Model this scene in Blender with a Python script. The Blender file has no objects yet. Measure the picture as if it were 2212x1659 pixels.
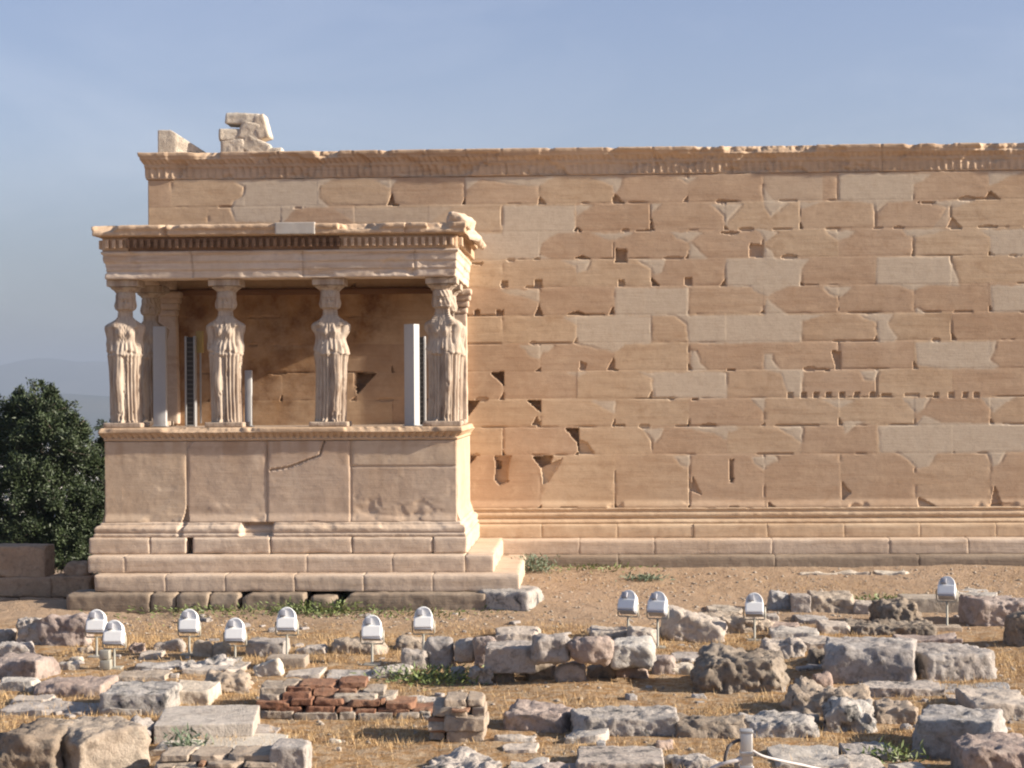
import bpy, math, random
import numpy as np

# ------------------------------------------------------------------ camera, light, exposure
SC = bpy.context.scene
F = 3860.0                      # focal length in units of a 2212-pixel-wide frame
W0, H0 = 2212.0, 1659.0
EYE = np.array([0.0, 0.0, 3.6])
YAW, ROLL = 0.043, 0.0062
PITCH = (855.0 - H0 / 2) / F
SUN_EL, SUN_AZ = math.radians(23.0), math.radians(6.5)   # height; how far the sun stands in front of the wall plane

def _cam_axes():
    fw = np.array([-math.sin(YAW) * math.cos(PITCH), math.cos(YAW) * math.cos(PITCH), math.sin(PITCH)])
    rt = np.cross(fw, [0, 0, 1.0]); rt /= np.linalg.norm(rt)
    up = np.cross(rt, fw)
    r2 = rt * math.cos(ROLL) - up * math.sin(ROLL)
    u2 = up * math.cos(ROLL) + rt * math.sin(ROLL)
    return fw, r2, u2
FW, RT, UP = _cam_axes()

def ray(vx, vy):
    return FW + RT * ((vx - W0 / 2) / F) - UP * ((vy - H0 / 2) / F)
def at(vx, vy, Y):
    d = ray(vx, vy)
    return EYE + d * (Y / d[1])
def atX(vx, Y):
    return float(at(vx, 855.0, Y)[0])

from mathutils import Matrix, Vector
cam_d = bpy.data.cameras.new('camera')
cam = bpy.data.objects.new('camera', cam_d)
SC.collection.objects.link(cam)
M = Matrix(((RT[0], UP[0], -FW[0], EYE[0]), (RT[1], UP[1], -FW[1], EYE[1]), (RT[2], UP[2], -FW[2], EYE[2]), (0, 0, 0, 1)))
cam.matrix_world = M
cam_d.sensor_width = 36.0
cam_d.lens = 36.0 * F / W0
cam_d.clip_start = 0.5
cam_d.clip_end = 60000.0
SC.camera = cam

world = bpy.data.worlds.new("World")
SC.world = world
world.use_nodes = True
wn, wl = world.node_tree.nodes, world.node_tree.links
wn.clear()
sky = wn.new('ShaderNodeTexSky'); sky.sky_type = 'NISHITA'; sky.sun_disc = False
sdir = Vector((math.cos(SUN_EL) * math.cos(SUN_AZ), -math.cos(SUN_EL) * math.sin(SUN_AZ), math.sin(SUN_EL)))
sky.sun_elevation = SUN_EL
sky.sun_rotation = math.atan2(sdir.x, sdir.y)
sky.air_density = 1.0; sky.dust_density = 0.9; sky.ozone_density = 1.6; sky.altitude = 100
tc = wn.new('ShaderNodeTexCoord')
mp = wn.new('ShaderNodeMapping'); mp.inputs['Scale'].default_value = (1.2, 1.2, 4.0)
mp.inputs['Rotation'].default_value = (0.25, 0.5, 0.3)
nz = wn.new('ShaderNodeTexNoise'); nz.inputs['Scale'].default_value = 3.2; nz.inputs['Detail'].default_value = 7; nz.inputs['Roughness'].default_value = 0.55
nz.inputs['Distortion'].default_value = 0.6
cr = wn.new('ShaderNodeValToRGB'); cr.color_ramp.elements[0].position = 0.46; cr.color_ramp.elements[1].position = 0.78
cr.color_ramp.elements[0].color = (0, 0, 0, 1); cr.color_ramp.elements[1].color = (1, 1, 1, 1)
mul = wn.new('ShaderNodeMath'); mul.operation = 'MULTIPLY'; mul.inputs[1].default_value = 0.13
mx = wn.new('ShaderNodeMix'); mx.data_type = 'RGBA'
mx.inputs['B'].default_value = (8.2, 8.2, 8.6, 1)
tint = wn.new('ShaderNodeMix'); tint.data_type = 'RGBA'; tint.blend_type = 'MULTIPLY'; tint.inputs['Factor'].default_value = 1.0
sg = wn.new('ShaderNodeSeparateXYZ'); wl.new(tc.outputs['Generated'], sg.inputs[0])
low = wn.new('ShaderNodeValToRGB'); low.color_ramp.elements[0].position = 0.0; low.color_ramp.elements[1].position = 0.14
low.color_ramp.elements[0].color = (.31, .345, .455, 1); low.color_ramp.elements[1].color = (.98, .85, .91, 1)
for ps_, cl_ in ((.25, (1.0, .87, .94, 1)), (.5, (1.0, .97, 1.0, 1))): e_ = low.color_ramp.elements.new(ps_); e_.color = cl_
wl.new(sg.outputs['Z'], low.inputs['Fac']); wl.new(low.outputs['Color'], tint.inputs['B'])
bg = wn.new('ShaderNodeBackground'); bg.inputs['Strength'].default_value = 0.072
wo = wn.new('ShaderNodeOutputWorld')
wl.new(tc.outputs['Generated'], mp.inputs['Vector']); wl.new(mp.outputs['Vector'], nz.inputs['Vector'])
wl.new(nz.outputs['Fac'], cr.inputs['Fac']); wl.new(cr.outputs['Color'], mul.inputs[0])
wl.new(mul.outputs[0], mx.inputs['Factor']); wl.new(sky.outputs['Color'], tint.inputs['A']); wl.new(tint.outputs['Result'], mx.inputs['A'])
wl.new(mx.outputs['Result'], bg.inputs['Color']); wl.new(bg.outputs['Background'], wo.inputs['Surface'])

sun_d = bpy.data.lights.new('sun', 'SUN'); sun_d.energy = 5.0; sun_d.angle = math.radians(0.8); sun_d.color = (1.0, 0.90, 0.76)
sun = bpy.data.objects.new('sun', sun_d); SC.collection.objects.link(sun)
sun.rotation_euler = (-sdir).to_track_quat('-Z', 'Y').to_euler()
SC.view_settings.view_transform = 'Standard'; SC.view_settings.look = 'None'
SC.view_settings.exposure = 1.25; SC.view_settings.gamma = 1.0
SC.view_settings.use_curve_mapping = False
SC.render.engine = 'CYCLES'
SC.cycles.filter_width = 2.1
SC.cycles.max_bounces = 6
SC.cycles.volume_bounces = 0

# ------------------------------------------------------------------ noise
def _h(ix, iy, iz, seed):
    n = (ix.astype(np.int64) * 374761393 + iy.astype(np.int64) * 668265263 + iz.astype(np.int64) * 2147483647 + seed * 1274126177) & 0xffffffff
    n = ((n ^ (n >> 13)) * 1274126177) & 0xffffffff
    n = ((n ^ (n >> 16)) * 2246822519) & 0xffffffff
    return ((n ^ (n >> 15)) & 0xffff) / 65535.0
def vnoise(p, seed=0):
    p = np.asarray(p, float)
    i = np.floor(p).astype(np.int64); f = p - i; f = f * f * (3 - 2 * f)
    x, y, z = i[..., 0], i[..., 1], i[..., 2]; fx, fy, fz = f[..., 0], f[..., 1], f[..., 2]
    def L(a, b, t): return a + (b - a) * t
    c00 = L(_h(x, y, z, seed), _h(x + 1, y, z, seed), fx); c10 = L(_h(x, y + 1, z, seed), _h(x + 1, y + 1, z, seed), fx)
    c01 = L(_h(x, y, z + 1, seed), _h(x + 1, y, z + 1, seed), fx); c11 = L(_h(x, y + 1, z + 1, seed), _h(x + 1, y + 1, z + 1, seed), fx)
    return L(L(c00, c10, fy), L(c01, c11, fy), fz) * 2 - 1
def fbm(p, seed=0, octv=4, gain=0.5):
    p = np.asarray(p, float); s = 0; a = 1.0; t = 0
    for k in range(octv):
        s = s + a * vnoise(p * (2.03 ** k) + 17.3 * k, seed + k * 7); t += a; a *= gain
    return s / t
def sstep(a, b, x):
    t = np.clip((x - a) / (b - a), 0, 1); return t * t * (3 - 2 * t)

# ------------------------------------------------------------------ objects
def link(o): SC.collection.objects.link(o)
def tag(o, label=None, cat=None, group=None, kind=None):
    if label: o['label'] = label
    if cat: o['category'] = cat
    if group: o['group'] = group
    if kind: o['kind'] = kind
    return o
def empty(name, loc, label, cat, group=None, rz=0.0):
    o = bpy.data.objects.new(name, None); link(o); o.empty_display_size = 0.2
    o.location = loc; o.rotation_euler = (0, 0, rz)
    return tag(o, label, cat, group)
def obj(name, V, Fc, mat, parent=None, smooth=True, attrs=None, loc=None, origin=None):
    """V world-space (or parent-local when parent given and loc None) vertices, one mesh object."""
    V = np.asarray(V, float)
    me = bpy.data.meshes.new(name)
    if origin is not None: V = V - np.asarray(origin, float)
    Fc = np.asarray(Fc, dtype=object) if not isinstance(Fc, np.ndarray) else Fc
    if Fc.dtype != object:
        k = Fc.shape[1]; n = len(Fc)
        me.vertices.add(len(V)); me.vertices.foreach_set('co', V.astype(np.float32).ravel())
        me.loops.add(n * k); me.loops.foreach_set('vertex_index', Fc.astype(np.int32).ravel())
        me.polygons.add(n); me.polygons.foreach_set('loop_start', np.arange(0, n * k, k, dtype=np.int32))
        me.polygons.foreach_set('loop_total', np.full(n, k, dtype=np.int32))
        me.update(calc_edges=True); me.validate()
    else:
        me.from_pydata([tuple(v) for v in V], [], [list(f) for f in Fc]); me.update()
    if attrs:
        for an, av in attrs.items():
            a = me.attributes.new(an, 'FLOAT', 'POINT'); a.data.foreach_set('value', np.asarray(av, np.float32))
    if smooth:
        me.polygons.foreach_set('use_smooth', np.ones(len(me.polygons), dtype=bool))
    o = bpy.data.objects.new(name, me); link(o)
    if mat is not None: me.materials.append(mat)
    if parent is not None: o.parent = parent
    if loc is not None: o.location = loc
    elif origin is not None: o.location = tuple(origin)
    return o
def grid_faces(nu, nv, off=0, flip=False):
    i = np.arange(nu - 1)[:, None]; j = np.arange(nv - 1)[None, :]
    a = (i * nv + j).ravel() + off; b = ((i + 1) * nv + j).ravel() + off
    q = np.stack([a, b, b + 1, a + 1], 1)
    return q[:, ::-1] if flip else q

def box_grid(sx, sy, sz, res, maxn=60, edge=0.0):
    """closed welded box surface grid centred at 0: verts, quads"""
    n = [int(max(2, min(maxn, round(s / res)))) for s in (sx, sy, sz)]
    S = (sx, sy, sz); V = []; Q = []; off = 0
    def line(a):
        g = np.linspace(-.5, .5, n[a] + 1) * S[a]
        if edge > 0 and S[a] / n[a] > edge * 1.5: g = np.sort(np.concatenate([g, [-S[a] / 2 + edge, S[a] / 2 - edge]]))
        return g
    Ls = [line(a) for a in range(3)]; n = [len(l) - 1 for l in Ls]
    for ax in range(3):
        u, v = (ax + 1) % 3, (ax + 2) % 3
        for sgn in (-1, 1):
            gu, gv = Ls[u], Ls[v]
            A, B = np.meshgrid(gu, gv, indexing='ij')
            P = np.zeros((A.size, 3)); P[:, u] = A.ravel(); P[:, v] = B.ravel(); P[:, ax] = sgn * .5 * S[ax]
            V.append(P); Q.append(grid_faces(n[u] + 1, n[v] + 1, off, flip=(sgn < 0))); off += len(P)
    V = np.concatenate(V); Q = np.concatenate(Q)
    key = np.round(V * 1e5).astype(np.int64)
    _, idx, inv = np.unique(key, axis=0, return_index=True, return_inverse=True)
    return V[idx], inv.ravel()[Q]

def hewn(sx, sy, sz, res=.04, rnd=.02, wear=.0, rough=.006, seed=0, cuts=0, cutdepth=.2, freq=3.0, lump=0.0):
    """a worn stone block: rounded edges whose radius varies, planar fractures, surface roughness"""
    V, Q = box_grid(sx, sy, sz, res, edge=max(.006, rnd * 1.1))
    rg = np.random.RandomState(seed)
    so = rg.rand(3) * 50
    half = np.array([sx, sy, sz]) / 2
    r = rnd + wear * sstep(-.1, .8, fbm(V * freq * .9 + so, seed, 3))
    r = np.minimum(r, half.min() * .92)[:, None]
    q = np.clip(V, -(half - r), half - r)
    d = V - q; L = np.linalg.norm(d, axis=1, keepdims=True); L[L == 0] = 1
    N = d / L
    P = q + N * np.minimum(r, np.linalg.norm(d, axis=1, keepdims=True) + 1e9)
    for k in range(cuts):
        n = rg.randn(3) * np.array([1, 1, .8]); n[2] = abs(n[2]) * .9 + .15; n /= np.linalg.norm(n)
        sup = np.abs(n) @ half
        dd = sup * (1 - cutdepth * (0.35 + .65 * rg.rand()))
        e = np.maximum(0, P @ n - dd)[:, None]
        P = P - n * e * .94
    if lump: P = P + (P / half) * (fbm(P * freq * .55 + so + 9, seed + 3, 2)[:, None] * lump)
    P = P + N * 0
    C = P / (np.linalg.norm(P, axis=1, keepdims=True) + 1e-6)
    D = (N + .5 * C)
    rid = 1 - 2 * np.abs(fbm(P * freq * 1.7 + so + 3, seed + 31, 4))
    P = P + D * ((fbm(P * freq * 2.2 + so, seed + 11, 5, .6) * .75 - .55 * (rid - .55))[:, None] * rough)
    if rough > .01:
        pit = np.minimum(0, fbm(P * freq * 3.7 + so, seed + 23, 3) + .25)[:, None]
        P = P + D * pit * rough * 1.6
    return P, Q

def rotz(P, a):
    c, s = math.cos(a), math.sin(a)
    return np.stack([P[:, 0] * c - P[:, 1] * s, P[:, 0] * s + P[:, 1] * c, P[:, 2]], 1)
def roty(P, a):
    c, s = math.cos(a), math.sin(a)
    return np.stack([P[:, 0] * c + P[:, 2] * s, P[:, 1], -P[:, 0] * s + P[:, 2] * c], 1)
def rotx(P, a):
    c, s = math.cos(a), math.sin(a)
    return np.stack([P[:, 0], P[:, 1] * c - P[:, 2] * s, P[:, 1] * s + P[:, 2] * c], 1)
def join(parts):
    V = []; Q = []; off = 0
    for p, q in parts:
        V.append(p); Q.append(np.asarray(q) + off); off += len(p)
    return np.concatenate(V), np.concatenate(Q)
def tube(pts, rad, n=8, closed_ends=True):
    pts = [np.asarray(p, float) for p in pts]; V = []; Q = []
    for i, p in enumerate(pts):
        t = pts[min(i + 1, len(pts) - 1)] - pts[max(i - 1, 0)]; t = t / np.linalg.norm(t)
        a = np.cross(t, [0, 0, 1.0]) if abs(t[2]) < .9 else np.cross(t, [0, 1.0, 0]); a /= np.linalg.norm(a); b = np.cross(t, a)
        r = rad[i] if hasattr(rad, '__len__') else rad
        for k in range(n):
            an = 2 * math.pi * k / n; V.append(p + (a * math.cos(an) + b * math.sin(an)) * r)
    for i in range(len(pts) - 1):
        for k in range(n):
            k2 = (k + 1) % n; Q.append([i * n + k, i * n + k2, (i + 1) * n + k2, (i + 1) * n + k])
    if closed_ends:
        for base, c in ((0, pts[0]), ((len(pts) - 1) * n, pts[-1])):
            V.append(c); ci = len(V) - 1
            for k in range(n): Q.append([base + k, base + (k + 1) % n, ci, ci])
    V = np.array(V); Q = np.array(Q)
    return V, Q
def fix_tris(Q):
    """quads whose last two indices repeat -> python list of tris / quads"""
    return [list(dict.fromkeys(q)) for q in np.asarray(Q).tolist()]

# ------------------------------------------------------------------ materials
class NT:
    def __init__(s, name):
        s.m = bpy.data.materials.new(name); s.m.use_nodes = True
        s.n = s.m.node_tree.nodes; s.l = s.m.node_tree.links; s.n.clear()
        s.b = s.n.new('ShaderNodeBsdfPrincipled'); s.o = s.n.new('ShaderNodeOutputMaterial')
        s.l.new(s.b.outputs[0], s.o.inputs['Surface'])
        s.tc = s.n.new('ShaderNodeTexCoord')
    def coord(s, scale=(1, 1, 1), rnd=False, src='Object', rot=(0, 0, 0)):
        m = s.n.new('ShaderNodeMapping'); m.inputs['Scale'].default_value = scale; m.inputs['Rotation'].default_value = rot
        s.l.new(s.tc.outputs[src], m.inputs['Vector'])
        if rnd:
            oi = s.n.new('ShaderNodeObjectInfo'); v = s.n.new('ShaderNodeVectorMath'); v.operation = 'SCALE'
            v.inputs[0].default_value = (37, 91, 53); s.l.new(oi.outputs['Random'], v.inputs['Scale']); s.l.new(v.outputs[0], m.inputs['Location'])
        return m.outputs[0]
    def noise(s, co, scale, detail=5, rough=.6, dist=0):
        n = s.n.new('ShaderNodeTexNoise'); n.inputs['Scale'].default_value = scale; n.inputs['Detail'].default_value = detail
        n.inputs['Roughness'].default_value = rough; n.inputs['Distortion'].default_value = dist; s.l.new(co, n.inputs['Vector']); return n.outputs['Fac']
    def voro(s, co, scale):
        n = s.n.new('ShaderNodeTexVoronoi'); n.inputs['Scale'].default_value = scale; s.l.new(co, n.inputs['Vector']); return n.outputs['Distance']
    def ramp(s, fac, a, b, ca=0.0, cb=1.0):
        r = s.n.new('ShaderNodeMapRange'); r.inputs['From Min'].default_value = a; r.inputs['From Max'].default_value = b
        r.inputs['To Min'].default_value = ca; r.inputs['To Max'].default_value = cb; r.clamp = True; s.l.new(fac, r.inputs['Value']); return r.outputs[0]
    def mix(s, fac, A, B, mode='MIX'):
        m = s.n.new('ShaderNodeMix'); m.data_type = 'RGBA'; m.blend_type = mode
        for k, v in (('Factor', fac), ('A', A), ('B', B)):
            if isinstance(v, (tuple, list)): m.inputs[k].default_value = tuple(v) + (1,)
            elif isinstance(v, (int, float)): m.inputs[k].default_value = v
            else: s.l.new(v, m.inputs[k])
        return m.outputs['Result']
    def attr(s, name):
        a = s.n.new('ShaderNodeAttribute'); a.attribute_name = name; return a.outputs['Fac']
    def math(s, op, a, b=0.0):
        m = s.n.new('ShaderNodeMath'); m.operation = op
        for i, v in enumerate((a, b)):
            if isinstance(v, (int, float)): m.inputs[i].default_value = v
            else: s.l.new(v, m.inputs[i])
        return m.outputs[0]
    def rnd(s):
        return s.n.new('ShaderNodeObjectInfo').outputs['Random']
    def bump(s, h, strength=.3, dist=.02):
        b = s.n.new('ShaderNodeBump'); b.inputs['Strength'].default_value = strength; b.inputs['Distance'].default_value = dist
        s.l.new(h, b.inputs['Height']); s.l.new(b.outputs[0], s.b.inputs['Normal'])
    def done(s, col, rough=.85, metal=0.0, spec=.25):
        if isinstance(col, (tuple, list)): s.b.inputs['Base Color'].default_value = tuple(col) + (1,)
        else: s.l.new(col, s.b.inputs['Base Color'])
        s.b.inputs['Roughness'].default_value = rough; s.b.inputs['Metallic'].default_value = metal
        s.b.inputs['Specular IOR Level'].default_value = spec
        return s.m

def marble(name, base, warm, dark, new=None, patina_shade=None, veins=(0.35, 1, 5.5), bumps=.35, blocks=None, stain=.35):
    t = NT(name)
    co = t.coord(veins); c1 = t.coord()
    if blocks:
        sc = t.n.new('ShaderNodeVectorMath'); sc.operation = 'SCALE'; sc.inputs[0].default_value = (13, 7, 9); t.l.new(t.attr('tone'), sc.inputs['Scale'])
        for q_ in (0, 1):
            ad = t.n.new('ShaderNodeVectorMath'); ad.operation = 'ADD'; t.l.new(co if q_ == 0 else c1, ad.inputs[0]); t.l.new(sc.outputs[0], ad.inputs[1])
            if q_ == 0: co = ad.outputs[0]
            else: cb_ = ad.outputs[0]
        n5 = t.noise(cb_, 2.6, 6, .7, .5)
    n1 = t.noise(co, 1.6, 6, .62, .3); n2 = t.noise(c1, .55, 4, .6); n3 = t.noise(c1, 9, 5, .7); n4 = t.noise(co, 6, 5, .65)
    col = t.mix(t.ramp(n2, .35, .68), base, warm)
    if blocks: col = t.mix(t.ramp(t.attr('tone'), 0, 1), col, blocks, 'MULTIPLY')
    col = t.mix(t.math('MULTIPLY', t.ramp(n1, .5, .78), stain * 1.3), col, dark)
    col = t.mix(t.math('MULTIPLY', t.ramp(n4, .55, .75), stain * (.45 if blocks else .8)), col, dark)
    if blocks: col = t.mix(t.ramp(t.attr('tone'), .35, .65), col, (.995, .98, 1.015), 'MULTIPLY')
    if blocks: col = t.mix(t.math('MULTIPLY', t.ramp(n5, .54, .72), stain), col, dark); col = t.mix(t.ramp(n5, .46, .30, 0, .5), col, (base[0] * 1.1, base[1] * 1.12, base[2] * 1.15))
    if patina_shade: col = t.mix(t.math('MULTIPLY', t.attr('patina_shade'), t.ramp(t.noise(c1, 2.1, 5, .65), .3, .62, .25, 1)), col, t.mix(t.ramp(t.noise(c1, 1.3, 6, .65), .38, .62), patina_shade[0], patina_shade[1]))
    if new:
        nn = t.mix(t.ramp(n4, .3, .75), new[0], new[1])
        nn = t.mix(t.ramp(t.attr('tone'), 0, 1), nn, (.96, .955, .95), 'MULTIPLY')
        col = t.mix(t.attr('fresh'), col, nn)
    col = t.mix(t.math('MULTIPLY', t.ramp(n3, .45, .75), .28), col, (base[0] * .55, base[1] * .5, base[2] * .48))
    t.bump(t.math('ADD', n3, t.math('MULTIPLY', n4, .7)), bumps, .012)
    return t.done(col, .82)

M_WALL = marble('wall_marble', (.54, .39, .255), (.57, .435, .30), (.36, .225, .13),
                new=((.58, .48, .365), (.53, .43, .32)), patina_shade=((.15, .07, .032), (.37, .215, .105)), blocks=(.84, .80, .76), stain=.5)
M_CORN = marble('cornice_marble', (.56, .415, .29), (.48, .335, .215), (.28, .17, .10), new=((.50, .42, .34), (.44, .36, .29)), stain=.45, bumps=.7)
M_STEP = marble('step_marble', (.56, .445, .345), (.53, .40, .29), (.34, .23, .15), stain=.55, bumps=.65)
M_POD = marble('podium_marble', (.53, .42, .33), (.48, .36, .27), (.30, .19, .12), blocks=(.9, .88, .86), new=((.48, .42, .35), (.43, .37, .31)), stain=.35)
M_STAIN = marble('blackened_marble', (.27, .17, .105), (.14, .075, .04), (.07, .035, .02), stain=.9, bumps=.7)
M_STAT = marble('statue_marble', (.47, .40, .33), (.37, .28, .205), (.17, .105, .07), veins=(3.0, 3.0, .55), stain=1.0, bumps=.6)
M_FOUND = marble('foundation_stone', (.30, .235, .175), (.24, .185, .135), (.13, .095, .07), stain=.6, bumps=.9)
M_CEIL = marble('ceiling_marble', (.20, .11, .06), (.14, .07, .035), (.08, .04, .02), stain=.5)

def rock_mat(name, base, pale, dark, spots=.5, lich=(.09, .08, .07), warm=None):
    base = tuple(x * .84 for x in base); pale = tuple(x * .92 for x in pale); spots = min(1, spots + .2)
    t = NT(name)
    c = t.coord(rnd=True)
    n1 = t.noise(c, 1.3, 5, .6); n2 = t.noise(c, 5, 6, .7, .4); n3 = t.noise(c, 17, 5, .75); v = t.voro(c, 22)
    col = t.mix(t.ramp(n1, .35, .62), base, pale)
    col = t.mix(t.ramp(t.rnd(), 0, 1, 0, .55), col, warm or (pale[0] * 1.0, pale[1] * .86, pale[2] * .75))
    col = t.mix(t.math('MULTIPLY', t.ramp(n2, .52, .64), spots), col, lich)
    col = t.mix(t.math('MULTIPLY', t.ramp(n3, .5, .7), .55), col, dark)
    col = t.mix(t.ramp(t.noise(c, 8, 4, .6), .6, .7, 0, .5), col, (pale[0] * 1.12, pale[1] * 1.12, pale[2] * 1.1))
    geo = t.n.new('ShaderNodeNewGeometry'); sp = t.n.new('ShaderNodeSeparateXYZ'); t.l.new(geo.outputs['Position'], sp.inputs[0])
    t.bump(t.math('ADD', n2, t.math('ADD', n3, t.math('MULTIPLY', t.noise(c, 45, 4, .7), .6))), .85, .025)
    return t.done(col, .92)
R = {
    'grey': rock_mat('grey_limestone', (.33, .305, .29), (.47, .445, .42), (.13, .115, .105), .35),
    'pale': rock_mat('pale_limestone', (.43, .39, .345), (.55, .51, .46), (.22, .19, .165), .15),
    'pink': rock_mat('pinkish_conglomerate', (.33, .255, .225), (.45, .375, .33), (.16, .11, .095), .3),
    'tan': rock_mat('tan_limestone', (.37, .31, .25), (.46, .40, .33), (.17, .125, .09), .25),
    'dark': rock_mat('dark_weathered_limestone', (.19, .155, .12), (.34, .29, .235), (.085, .07, .06), .5),
    'lichen': rock_mat('lichen_spotted_limestone', (.38, .35, .32), (.50, .46, .42), (.10, .09, .085), .95, (.07, .07, .07)),
    'marble': rock_mat('broken_marble', (.58, .51, .42), (.66, .60, .51), (.36, .30, .23), .06),
    'ashlar': rock_mat('brown_ashlar', (.46, .31, .205), (.54, .38, .26), (.24, .15, .10), .2),
    'brick': rock_mat('red_brick', (.25, .105, .06), (.33, .19, .12), (.12, .06, .045), .2, (.2, .15, .1), warm=(.30, .20, .13)),
}
def flat(name, col, rough=.5, metal=0.0, nz=.1, spec=.5):
    t = NT(name); c = t.coord(); n = t.noise(c, 12, 4, .6)
    t.bump(n, .08, .004)
    return t.done(t.mix(t.math('MULTIPLY', t.ramp(n, .3, .7), nz * 4), col, tuple(x * .75 for x in col)), rough, metal, spec)
M_WHITE = flat('white_enamel', (.80, .79, .77), .35, nz=.03)
M_WSHADE = flat('grey_gear_cover', (.33, .33, .36), .5)
M_GALV = flat('galvanised_steel', (.40, .38, .32), .5, .3)
M_PANEL = flat('light_grey_panel', (.47, .46, .455), .45, nz=.04)
M_RAIL = flat('grey_rail', (.40, .40, .40), .4, .3)
M_BLACK = flat('dark_louvre', (.045, .04, .038), .6)
M_YEL = flat('yellowed_box', (.42, .31, .11), .6)
M_POSTM = flat('brushed_steel', (.55, .54, .53), .35, .6)
M_ROPE = flat('white_rope', (.60, .56, .54), .9)
M_ROPED = flat('dark_rope', (.10, .09, .09), .9)
M_LOUV = flat('louvre_slat', (.10, .095, .09), .6)
M_ARCH = marble('architrave_marble', (.62, .51, .41), (.56, .44, .33), (.34, .22, .14), stain=.7, bumps=.5)
# ------------------------------------------------------------------ levels (metres, world)
E = 3.6
YP, YW = 30.2, 33.5                      # front plane of the porch podium, front plane of the long wall
def Z(drop): return E - drop
_ty = [-20, 0, 14, 20, 24, 28.8, 32.6, 33.6, 60]
_tz = [-1.0, -.45, -.08, -.02, 0.0, .09, .47, .52, .5]
def zg0(x, y):
    x = np.asarray(x, float); y = np.asarray(y, float)
    z = np.interp(y, _ty, _tz)
    west = sstep(-8.1, -8.9, x)          # the ground drops away west of the porch
    z = z - west * sstep(29.6, 32.0, y) * 1.0 - sstep(35.5, 40, y) * .9 * (1 - west) - west * sstep(36, 44, y) * 1.2
    far = sstep(55, 420, np.hypot(x * .6, y)) * 112
    return z - far
def zg(x, y):
    x = np.asarray(x, float); y = np.asarray(y, float)
    P = np.stack([x, y, 0 * x], -1)
    near = sstep(60, 40, y) * sstep(5, 14, y)
    return zg0(x, y) + near * (fbm(P * .55, 5, 3) * .07 + fbm(P * 2.3, 6, 3) * .02) * sstep(34.0, 32.0, y)
def gnd(vx, vy):
    """point of the ground seen at a place of the photograph"""
    d = ray(vx, vy); t = 14.0 / d[1]
    for k in range(900):
        p = EYE + d * t
        if p[2] <= float(zg(p[0], p[1])): break
        t += .025
    return p

# ------------------------------------------------------------------ ground, hills, city
def axis(a, b, fine, far, g=1.22):
    c = list(np.arange(a, b + 1e-6, fine)); s = fine; lo = a; hi = b; L = []; Rr = []
    while lo > -far: s *= g; lo -= s; L.append(lo)
    s = fine
    while hi < far: s *= g; hi += s; Rr.append(hi)
    return np.array(L[::-1] + c + Rr)
gx = axis(-10.5, 10.5, .05, 14000); gy = axis(15.5, 33.4, .05, 14000)
GX, GY = np.meshgrid(gx, gy, indexing='ij')
GZ = zg(GX, GY)
GP = np.stack([GX, GY, 0 * GX], -1)
GZ = GZ + np.where((abs(GX) < 11) & (GY > 15) & (GY < 33.5), np.maximum(0, fbm(GP * 9, 31, 3)) * .03, 0)
t = NT('dry_earth')
c = t.coord(src='Object'); n1 = t.noise(c, .35, 4, .6); n2 = t.noise(c, 2.2, 6, .7); n3 = t.noise(c, 26, 4, .7); n4 = t.noise(c, 7, 5, .7)
col = t.mix(t.ramp(n2, .35, .65), (.26, .145, .065), (.34, .21, .10))
col = t.mix(t.ramp(n4, .42, .62), col, (.40, .30, .20))
sx = t.n.new('ShaderNodeSeparateXYZ'); t.l.new(c, sx.inputs[0])
grav = t.math('MULTIPLY', t.ramp(sx.outputs['Y'], 26.4, 28.2), t.ramp(n1, .3, .55, .55, 1))
col = t.mix(grav, col, t.mix(t.ramp(n3, .35, .65), (.31, .21, .135), (.41, .31, .225)))
col = t.mix(t.math('MULTIPLY', t.ramp(n3, .5, .7), .5), col, (.17, .10, .055))
far_f = t.ramp(sx.outputs['Y'], 60, 300)
col = t.mix(far_f, col, (.13, .13, .09))
t.bump(t.math('ADD', n3, n4), .9, .03)
M_EARTH = t.done(col, .97, spec=.1)
tag(obj('ground', np.stack([GX, GY, GZ], -1).reshape(-1, 3), grid_faces(len(gx), len(gy)), M_EARTH), kind='structure')

t = NT('far_hillside'); c = t.coord(); n1 = t.noise(c, .0012, 6, .6)
M_HILL = t.done(t.mix(t.ramp(n1, .4, .6), (.05, .06, .045), (.10, .095, .07)), .95, spec=.1)
def ridge(y0, depth, base, heights, name, seed):
    xs = np.linspace(-7000, 7000, 260); ys = np.linspace(0, 1, 22)
    X, Yy = np.meshgrid(xs, ys, indexing='ij')
    P = np.stack([X / 900, 0 * X, 0 * X], -1)
    h = np.interp(X, heights[0], heights[1]) + fbm(P, seed, 4) * 26
    prof = np.sin(np.pi * np.clip(Yy, 0, 1)) ** .8
    Q = np.stack([X / 700, Yy * 3, 0 * X], -1)
    zz = base + (h - base) * prof * (1 + .12 * fbm(Q, seed + 2, 4) * np.sin(np.pi * Yy))
    YY = y0 + Yy * depth + fbm(P * .7, seed + 5, 2) * 200
    tag(obj(name, np.stack([X, YY, zz], -1).reshape(-1, 3), grid_faces(len(xs), len(ys)), M_HILL), kind='structure')
def hz(vy, Y): return float(at(100, vy, Y)[2])
def hx(vx, Y): return float(at(vx, 800, Y)[0])
ridge(7600, 2600, -115, ([-7000] + [hx(v, 8900) for v in (-300, 0, 85, 150, 240, 420, 700, 1500)] + [7000],
                         [120] + [hz(v, 8900) for v in (812, 797, 780, 790, 792, 800, 812, 830)] + [60]), 'far_hills', 3)
ridge(4300, 1500, -115, ([-7000] + [hx(v, 5000) for v in (-300, 0, 90, 170, 240, 500)] + [7000],
                         [0] + [hz(v, 5000) for v in (852, 846, 842, 848, 852, 870)] + [-40]), 'near_hills', 9)
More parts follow.
